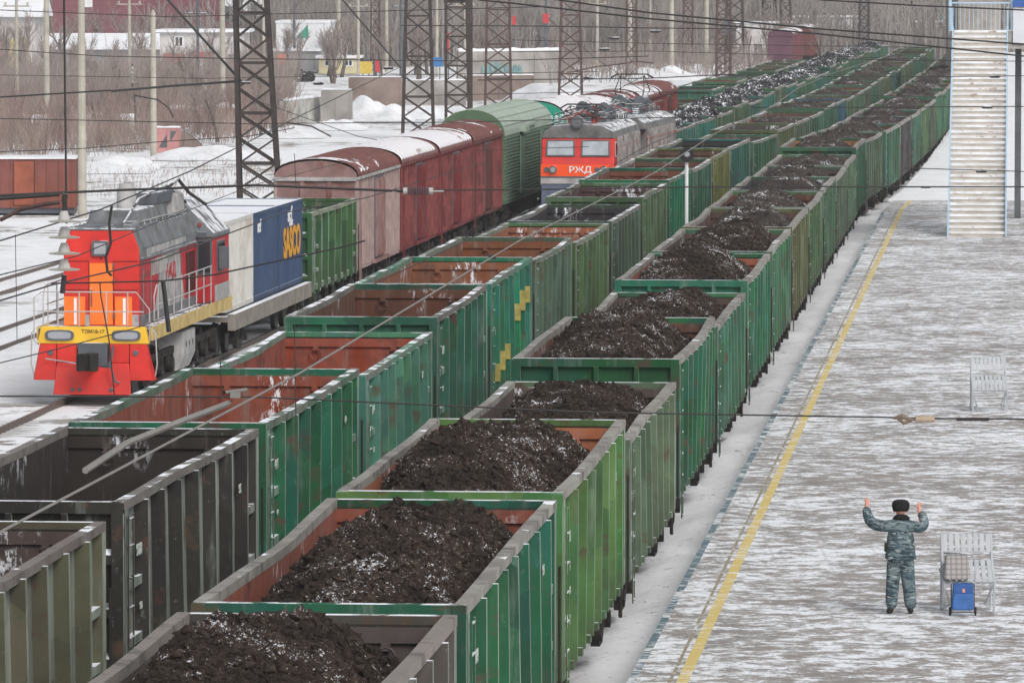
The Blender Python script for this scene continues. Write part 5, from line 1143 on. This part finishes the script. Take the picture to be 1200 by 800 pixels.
house(X(188, 610), X(287, 610), 610, 12, Z(38, 610), M['wall_white'], 'pale single-storey building with red sign boards behind a bare tree', M['roofsnow'], eaveh=.3, win=((-4.2, -1.9, 1.5, 2.5, 'redsign'), (-1.2, 1.0, 2.0, 2.7, 'redsign'), (-3, -2, 3.2, 4.4, 'glass'), (1.8, 2.4, .1, 2.2, 'greywall'), (2.7, 4.2, 1.2, 2.6, 'glass')))
house(X(318, 900), X(396, 900), 900, 15, 15, M['ochre'], 'ochre plastered apartment block with white-framed windows, top left', None, win=tuple((a, a + 1.6, 5.2, 7.0, 'glass_pale') for a in (-4.4, -2.0, 2.0)))
wh = house(X(324, 660), X(388, 660), 660, 18, Z(27, 660), M['white'], 'white warehouse with a green triangle emblem', M['roofsnow'], over=.1)
q = MB(); q.poly([(-.9, -.04, 3.6), (.6, -.04, 3.6), (.5, -.04, 5.2)]); q.build('emblem', M['greensign'], wh)
house(X(380, 655), X(398, 655), 655, 12, Z(40, 655), M['white'], 'narrow white annex right of the white warehouse', M['roofsnow'], over=.1)
house(X(322, 640), X(373, 640), 640, 10, Z(60, 640), M['greywall'], 'grey sheet building in front of the white warehouse', M['roofsnow'], over=.3, win=((-2.4, -1.2, .2, 2.0, 'orange'), (2.0, 2.2, .1, 2.5, 'glass')))
house(X(374, 630), X(420, 630), 630, 8, Z(68, 630), M['cream'], 'cream yellow kiosk building with snow on its roof', M['roofsnow'], over=.4, win=((-1.6, -.6, .8, 1.6, 'glass'), (.6, 1.6, .8, 1.6, 'glass')))
house(X(428, 720), X(520, 720), 720, 12, Z(34, 720), M['greywall'], 'long low grey workshop under snow behind the second mast', M['roofsnow'], over=.4, win=tuple((a, a + .9, 1.4, 2.4, 'glass') for a in (-4, -2, 0, 2, 4)))
house(X(530, 730), X(640, 730), 730, 12, Z(48, 730), M['wall_white'], 'pale shed with dark windows behind the rusty masts', M['roofsnow'], over=.4, pitch=1.2, win=tuple((a, a + 1, 1.2, 2.2, 'glass') for a in (-5, -2.5, 0, 2.5, 4.5)))
house(X(238, 740), X(330, 740), 740, 12, Z(58, 740), M['wall_brown'], 'brown low building between the maroon hall and the warehouse', M['roofsnow'], over=.4, win=tuple((a, a + 1, 1.2, 2.2, 'glass') for a in (-4, -1.5, 1, 3)))
house(X(402, 700), X(432, 700), 700, 8, Z(49, 700), M['white'], 'small white building with a teal roof band', M['teal_sign'], over=.2, eaveh=.9)
for x0, x1, y0, y1, m, lb in ((422, 436, 72, 86, 'yellow_sign', 'yellow advertising board beside the cream kiosk'), (440, 446, 70, 84, 'redsign', 'narrow red advertising board right of the yellow one'), (505, 519, 67, 78, 'blue_sign', 'blue board right of the second lattice mast'), (523, 526.5, 38, 60, 'redsign', 'tall narrow red banner behind the third lattice mast'), (636, 643, 16, 27, 'redsign', 'small red sign board on a pole, right of two'), (600, 604.5, 19, 29, 'redsign', 'small red sign board on a pole, left of two'), (640, 656, 64, 72, 'blue_sign', 'faded blue board by the long concrete wall')):
    Y = 590; B = empty('sign_board', (X((x0 + x1) / 2, Y), Y, -.45)); tag(B, lb, 'sign'); w = (x1 - x0) / 2 * Y / FPX
    b = MB(); b.box(-w, w, -.05, .05, Z(y1, Y) + .45, Z(y0, Y) + .45); b.build('board', M[m], B); b = MB(); b.bar((-w * .5, .1, 0), (-w * .5, .1, Z(y0, Y) + .4), .1); b.bar((w * .5, .1, 0), (w * .5, .1, Z(y0, Y) + .4), .1); b.build('post', M['greyd'], B)
def wall(p0, p1, h, mat, label, th=.3, snow=True, cap=.12):
    W_ = empty('concrete_wall', (p0 + p1) / 2); d = (p1 - p0) / 2; ang = math.atan2(d.y, d.x); W_.rotation_euler = (0, 0, ang); L = d.length; tag(W_, label, 'wall')
    b = MB(); b.box(-L, L, -th / 2, th / 2, -.3, h)
    n = max(2, int(L / 1.5))
    for k in range(n + 1): x = -L + 2 * L * k / n; b.box(x - .1, x + .1, -th / 2 - .06, -th / 2 - .002, -.3, h - .05)
    b.build('wall_panel', mat, W_)
    if snow:
        b = MB(); m = 24; sec = 5
        for k in range(m + 1):
            x = -L + 2 * L * k / m; hh = cap * (.6 + .8 * abs(noise.noise(Vector((x * .7, L, 3)))))
            for j in range(sec): t = math.pi * j / (sec - 1); b.v.append((x, -math.cos(t) * (th / 2 + .05), h + .003 + hh * math.sin(t)))
        for k in range(m):
            for j in range(sec - 1): a = k * sec + j; b.face((a, a + 1, a + sec + 1, a + sec))
        b.build('snow_cap', M['roofsnow'], W_)
    return W_
wall(G(330, 146, -.45), G(381, 139, -.45), 1.7, M['wall_streak'], 'stained whitewashed wall with a snow top right of the nearest mast', cap=.25)
wall(G(378, 141, -.45), G(412, 141, -.45), 2.3, M['wall_graf'], 'grey-brown concrete block wall right of the whitewashed wall', th=1.2)
wall(G(410, 126, -.45), G(470, 126, -.45), 2.5, M['wall_brown'], 'brown concrete wall left of the second mast, behind a snow heap', th=1.)
wall(G(470, 122, -.45), G(545, 122, -.45), 2.0, M['wall_graf'], 'grey wall between the second and third lattice masts')
w_ = wall(G(545, 117, -.45), G(624, 116, -.45), 2.1, M['wall_brown'], 'low brown wall in front of the long graffiti wall')
w_ = wall(G(536, 98, -.45), G(655, 96, -.45), 3.2, M['wall_graf'], 'long grey concrete wall with snow top and teal graffiti', cap=.4)
q = MB()
rg = random.Random(3)
for k in range(9):
    x = -3.6 + k * .62; z = 1.5 + rg.uniform(-.3, .4); q.prism([(x + .34 * math.cos(t) * rg.uniform(.6, 1.2), z + .55 * math.sin(t) * rg.uniform(.6, 1.2)) for t in [j * math.pi / 5 for j in range(10)]], 'y', -.24, -.215)
q.build('graffiti', mk_flat('graffiti_teal', (.17, .30, .30), .8, .35, 1.5), w_)
w_ = wall(G(184, 178, -.45), G(212, 178, -.45), 1.5, M['muralpink'], 'short slab with pink graffiti behind the brush', th=.3)
q = MB(); q.prism([(-.6, .3), (-.1, .3), (.5, 1.3), (.0, 1.3)], 'y', -.2, -.18); q.build('graffiti', M['greyd'], w_)
w_ = wall(G(213, 180, -.45), G(232, 178, -.45), 1.0, M['wall_brown'], 'leaning small concrete slab beside the pink graffiti slab', th=.3); w_.rotation_euler[1] = .25
wall(G(20, 152, -.45), G(160, 150, -.45), .75, M['wall_white'], 'low snow-capped kerb wall in the brush at left', cap=.45)
wall(G(195, 140, -.45), G(275, 139, -.45), .8, M['wall_brown'], 'low wall with snow behind the pink graffiti slab', cap=.4)
# rusty red box at the left edge
g = G(-20, 236, -.45); RB = empty('rusty_container', (X(28, 262), 262, -.45), .02); tag(RB, 'large rusty red metal box with snow on top at the left edge', 'container')
b = MB(); b.box(-2.35, 2.35, 0, 3, .25, 2.5)
for k in range(9): x = -2.3 + k * .56; b.box(x, x + .07, -.05, -.002, .3, 2.45)
b.build('wall', M['rust_box'], RB); b = MB(); b.box(-2.4, 2.4, -.08, 3.05, 2.503, 2.6); b.build('snow_layer', M['roofsnow'], RB)
b = MB(); b.box(-.45, .45, -.1, -.053, .4, 2.4); b.build('door', mk_flat('fresh_rust_orange', (.30, .09, .055), .8, .25, 1.5), RB); b = MB(); b.box(-2.3, 2.3, .1, 2.8, 0, .248); b.build('skid', M['greyd'], RB)
# dark heap and a crane-like machine near the walls
b = MB(); rg = random.Random(5)
for k in range(26):
    x = rg.uniform(-1.7, 1.7); y = rg.uniform(-.8, .8); z = .25 + max(0, .9 - abs(x) * .35) * rg.random(); pts = [(x + .34 * math.cos(t), y, z + .34 * math.sin(t)) for t in [j * math.pi / 6 for j in range(13)]]; b.tube(pts, .12, 6)
tag(b.build('tyre_pile', M['boot'], None, G(346, 95, -.45)), 'low dark heap on the snow before the grey sheet building', 'heap')
# snow heaps
def snowheap(px, py, w, h, d, label):
    b = MB(); n = 26; g = G(px, py, -.5); o_ = Vector((px, py, 0))
    for j in range(n + 1):
        for i in range(n + 1):
            u = i / n * 2 - 1; v = j / n * 2 - 1; r = math.sqrt(u * u + v * v); k = max(0, 1 - r * r)
            b.v.append((u * w, v * d, h * k * (.75 + .6 * noise.noise(Vector((u * 2.2, v * 2.2, 0)) + o_)) + .08 * noise.noise(Vector((u * 9, v * 9, 1)) + o_) * k - .02))
    for j in range(n):
        for i in range(n): a = j * (n + 1) + i; b.face((a, a + 1, a + n + 2, a + n + 1))
    tag(b.build('snow_heap', M['snow_clean'], None, g, smooth=True), label, 'snow heap', 'snow heaps by the walls')
for a in ((435, 140, 3.4, 1.9, 6, 'big snow heap right of the concrete block wall'), (500, 138, 2.5, .9, 5, 'snow heap behind the second lattice mast'), (395, 150, 2.2, .7, 6, 'low snow heap before the concrete block wall'), (340, 158, 2.6, .7, 8, 'low snow heap below the whitewashed wall'), (140, 196, 2.4, .6, 10, 'low snow heap at the edge of the brush, left'), (240, 182, 3.2, .7, 9, 'low snow heap at the edge of the brush, right'), (640, 118, 4, 1.6, 10, 'snow heap beyond the pale green wagon roof'), (775, 92, 5, 1.4, 14, 'snow bank behind the far poles')): snowheap(*a)
# ---------------------------------------------------------------- trees, brush, wooded slope
M['bark'] = mk_flat('bare_bark', (.12, .10, .09), .95, .25, 2); M['twig'] = mk_flat('bare_twigs', (.27, .225, .205), .95, .2, 2); M['twig2'] = mk_flat('dry_brush', (.30, .235, .205), .95, .35, .15)
def tree_bm(seed, H):
    rg = random.Random(seed); tr = MB(); cr = MB()
    def grow(m, p, d, L, r, lv):
        q = p; pts = [p]; rs = [r]
        for k in range(3): d = (d + Vector((rg.uniform(-.18, .18), rg.uniform(-.18, .18), rg.uniform(-.02, .12)))).normalized(); q = q + d * L / 3; pts.append(q); rs.append(r * (1 - .22 * (k + 1)))
        m.tube(pts, rs, 6 if lv == 0 else 3, cap=False)
        if lv >= 4: return
        for c in range(4 if lv < 2 else 3):
            t = rg.uniform(.35, 1.); s = pts[min(3, int(t * 3))]; a = rg.uniform(0, 6.28); sp = rg.uniform(.35, .85)
            nd = (d + Vector((math.cos(a) * sp, math.sin(a) * sp, .25))).normalized(); grow(cr, s, nd, L * rg.uniform(.5, .75), max(r * .5, .018), lv + 1)
    grow(tr, Vector((0, 0, -.2)), Vector((0, 0, 1)), H * .42, H * .022, 0)
    return tr, cr
TP = []
def bare_tree(px, py, H, label, k=None, Y=None, group='bare trees'):
    k = (len(TP) if len(TP) < 4 else rr.randrange(4)) if k is None else k
    g = G(px, py, -.5)
    if k >= len(TP):
        r_ = empty('bare_tree', g); a, c = tree_bm(50 + k, 9.); a.build('trunk', M['bark'], r_, smooth=True); c.build('crown', M['twig'], r_); TP.append(r_)
    else: r_ = copy_tree(TP[k]); r_.location = g
    r_.scale = (H / 9,) * 3; r_.rotation_euler = (0, 0, rr.uniform(0, 6)); tag(r_, label, 'tree', group)
bare_tree(218, 128, 10, 'large forked bare tree before the pale building with red signs'); bare_tree(62, 118, 9, 'bare tree behind the leftmost concrete pole'); bare_tree(10, 110, 8, 'bare tree at the left edge before the mural building'); bare_tree(130, 100, 8, 'bare tree before the snow-roofed grey shed')
for i, (px, py) in enumerate(((30, 100), (92, 104), (165, 98), (250, 104), (300, 100), (340, 88), (385, 80), (425, 78), (470, 76), (505, 80), (540, 84), (575, 80))): bare_tree(px, py - 4, rr.uniform(8, 11), 'bare tree in the row before the background buildings, %s from the left' % ordn(i).replace('nearest', 'first'), group='bare trees before the buildings')
for i in range(60): bare_tree(rr.uniform(-5, 660), rr.uniform(74, 98), rr.uniform(8, 12), 'bare tree of the loose belt between and behind the background buildings', group='bare tree belt around the background buildings')
for i in range(34): bare_tree(rr.uniform(-10, 325), rr.uniform(104, 168), rr.uniform(3.5, 7.5), 'small bare tree standing up out of the brown brush at left', group='small bare trees in the brush')
for i in range(26): bare_tree(rr.uniform(660, 1090), 84 - rr.uniform(0, 26), rr.uniform(8, 12), 'bare tree at the foot of the wooded slope in the far centre', group='bare trees at the foot of the slope')
# brush in front: thin stems in clumps
def brush(name, seed, n, region, hmin, hmax, mat, label, r=.012, lean=.35, kids=3, thin=-9):
    rg = random.Random(seed); b = MB()
    for _ in range(n):
        px, py = region(rg)
        if noise.noise(Vector((px * .035, py * .12, seed))) + .25 * noise.noise(Vector((px * .15, py * .4, seed))) < thin: continue
        g = G(px, py, -.5); h = rg.uniform(hmin, hmax); d = Vector((rg.uniform(-lean, lean), rg.uniform(-lean, lean), 1)).normalized(); rad = r * g.y / 300
        p1 = g + d * h * .5; p2 = p1 + (d + Vector((rg.uniform(-.3, .3), rg.uniform(-.3, .3), 0))) * h * .5
        b.tube([g, p1, p2], [rad * 1.4, rad, rad * .5], 3, cap=False)
        for k in range(kids):
            s = g.lerp(p1, rg.uniform(.3, 1)); e = s + Vector((rg.uniform(-.5, .5), rg.uniform(-.5, .5), rg.uniform(.5, 1))) * h * .45; b.tube([s, e], [rad * .8, rad * .4], 3, cap=False)
    return tag(b.build(name, mat), label, 'brush', None, 'stuff')
def reg(x0, x1, ya, yb, slope=0): return lambda rg: (lambda x: (x, rg.uniform(ya, yb) + slope * (x - x0)))(rg.uniform(x0, x1))
brush('brush', 1, 5200, reg(-10, 345, 142, 196, -.10), .7, 2.9, M['twig2'], 'dense dry brown brush along the edge of the snow at left', kids=4, thin=-.02, lean=.5)
brush('brush', 7, 3600, reg(-10, 340, 130, 188, -.08), .8, 3.6, mk_flat('reddish_twigs', (.22, .15, .135), .95, .3, .5), 'darker reddish-brown thicket mixed into the dry brush at left', kids=4, thin=.0, lean=.5)
brush('brush', 2, 3600, reg(-10, 340, 108, 145, -.05), 2.0, 5.5, M['twig'], 'taller grey-brown brush and saplings behind it', kids=5, thin=-.03, lean=.45)
brush('brush', 3, 500, reg(640, 900, 86, 100, -.04), 2.0, 4.5, M['twig'], 'brown brush at the foot of the wooded slope', r=.014)
brush('dry_grass', 4, 700, lambda rg: (rg.uniform(60, 330), rg.uniform(190, 232)), .15, .5, M['twig2'], 'sparse dry weeds poking through the snow field', r=.008)
# slope and wood
def mk_slope():
    t = NT('wooded_slope'); v = t.coord(rnd=False, scale=(1, .4, .5)); n = t.noise(v, .09, 5, .6); n2 = t.noise(v, .9, 4)
    c = t.mix(t.ramp(n, .35, .65), (.20, .16, .145), (.28, .24, .225)); c = t.mix(t.ramp(n2, .62, .72), c, (.42, .41, .41)); return t.col(c)
b = MB(); nx, ny = 120, 24
for j in range(ny + 1):
    for i in range(nx + 1):
        x = -160 + 420 * i / nx; u = j / ny; front = 700 + (60 * sm((x - 20) / 60)) + 25 * noise.noise(Vector((x * .02, 0, 0)))
        y = front + u * 260; b.v.append((x, y, -.7 + 46 * sm(u * 1.05) + 2.2 * noise.noise(Vector((x * .05, y * .03, 2))) * min(1, u * 4)))
for j in range(ny):
    for i in range(nx): a = j * (nx + 1) + i; b.face((a, a + 1, a + nx + 2, a + nx + 1))
SL = tag(b.build('hillside', mk_slope(), smooth=True), kind='structure')
b = MB(); rg = random.Random(12)
for _ in range(9000):
    x = rg.uniform(-70, 140); front = 700 + (60 * sm((x - 20) / 60)) + 25 * noise.noise(Vector((x * .02, 0, 0))); u = rg.random() ** 1.8 * .6
    y = front + u * 260 - 8; z = -.7 + 46 * sm(max(0, (u * 260 - 8) / 260) * 1.05); h = rg.uniform(4, 9)
    g = Vector((x, y, z)); tp = g + Vector((rg.uniform(-.8, .8), 0, h)); b.tube([g, tp], [.13, .04], 3, cap=False)
    for k in range(5):
        s = g.lerp(tp, rg.uniform(.25, .85)); b.tube([s, s + Vector((rg.uniform(-1.6, 1.6), rg.uniform(-1, 1), rg.uniform(.8, 2.2)))], [.06, .025], 3, cap=False)
tag(b.build('bare_wood', mk_flat('far_bark', (.25, .225, .21), .95, .35, .15), None), 'far-off bare wood covering the slope', 'wood', None, 'stuff')
for i, (px, Y, w, h, m) in enumerate(((950, 770, 9, 5, 'wall_white'), (1000, 780, 7, 4, 'greywall'), (1095, 800, 5, 6, 'teal_sign'), (1075, 790, 6, 4.2, 'wall_white'), (880, 740, 7, 4.5, 'wall_white'))):
    house(X(px, Y) - w / 2, X(px, Y) + w / 2, Y - 40, 5, h, M[m], 'small far building behind the wagons, ' + ('pale, left of the thin poles', 'grey, among the thin poles', 'turquoise, just left of the stair', 'pale, left of the turquoise one', 'pale, behind the purple box car')[i], M['roofsnow'], over=.2, win=((-1.5, -.3, 1.5, 2.6, 'glass'), (.6, 1.8, 1.5, 2.6, 'glass')))
house(X(1122, 420), X(1172, 420), 420, 12, 9.5, mk_flat('dull_tan_wall', (.33, .30, .27), .9, .25, 1.2, dirt=(.25, .22, .20)), 'pale tan building seen through the stair landing railing', None, win=())
# ---------------------------------------------------------------- winter haze
hz = bpy.data.materials.new('winter_haze'); hz.use_nodes = True; ht = hz.node_tree; ht.nodes.clear(); hv = ht.nodes.new('ShaderNodeVolumePrincipled'); ho = ht.nodes.new('ShaderNodeOutputMaterial')
hv.inputs['Color'].default_value = (.95, .95, .96, 1); hv.inputs['Density'].default_value = .00025; hv.inputs['Anisotropy'].default_value = .2; ht.links.new(hv.outputs[0], ho.inputs['Volume'])
b = MB(); b.box(-2600, 2600, -90, 5100, -1.6, 62); tag(b.build('haze', hz), 'thin pale winter haze over the yard', 'haze', None, 'stuff')
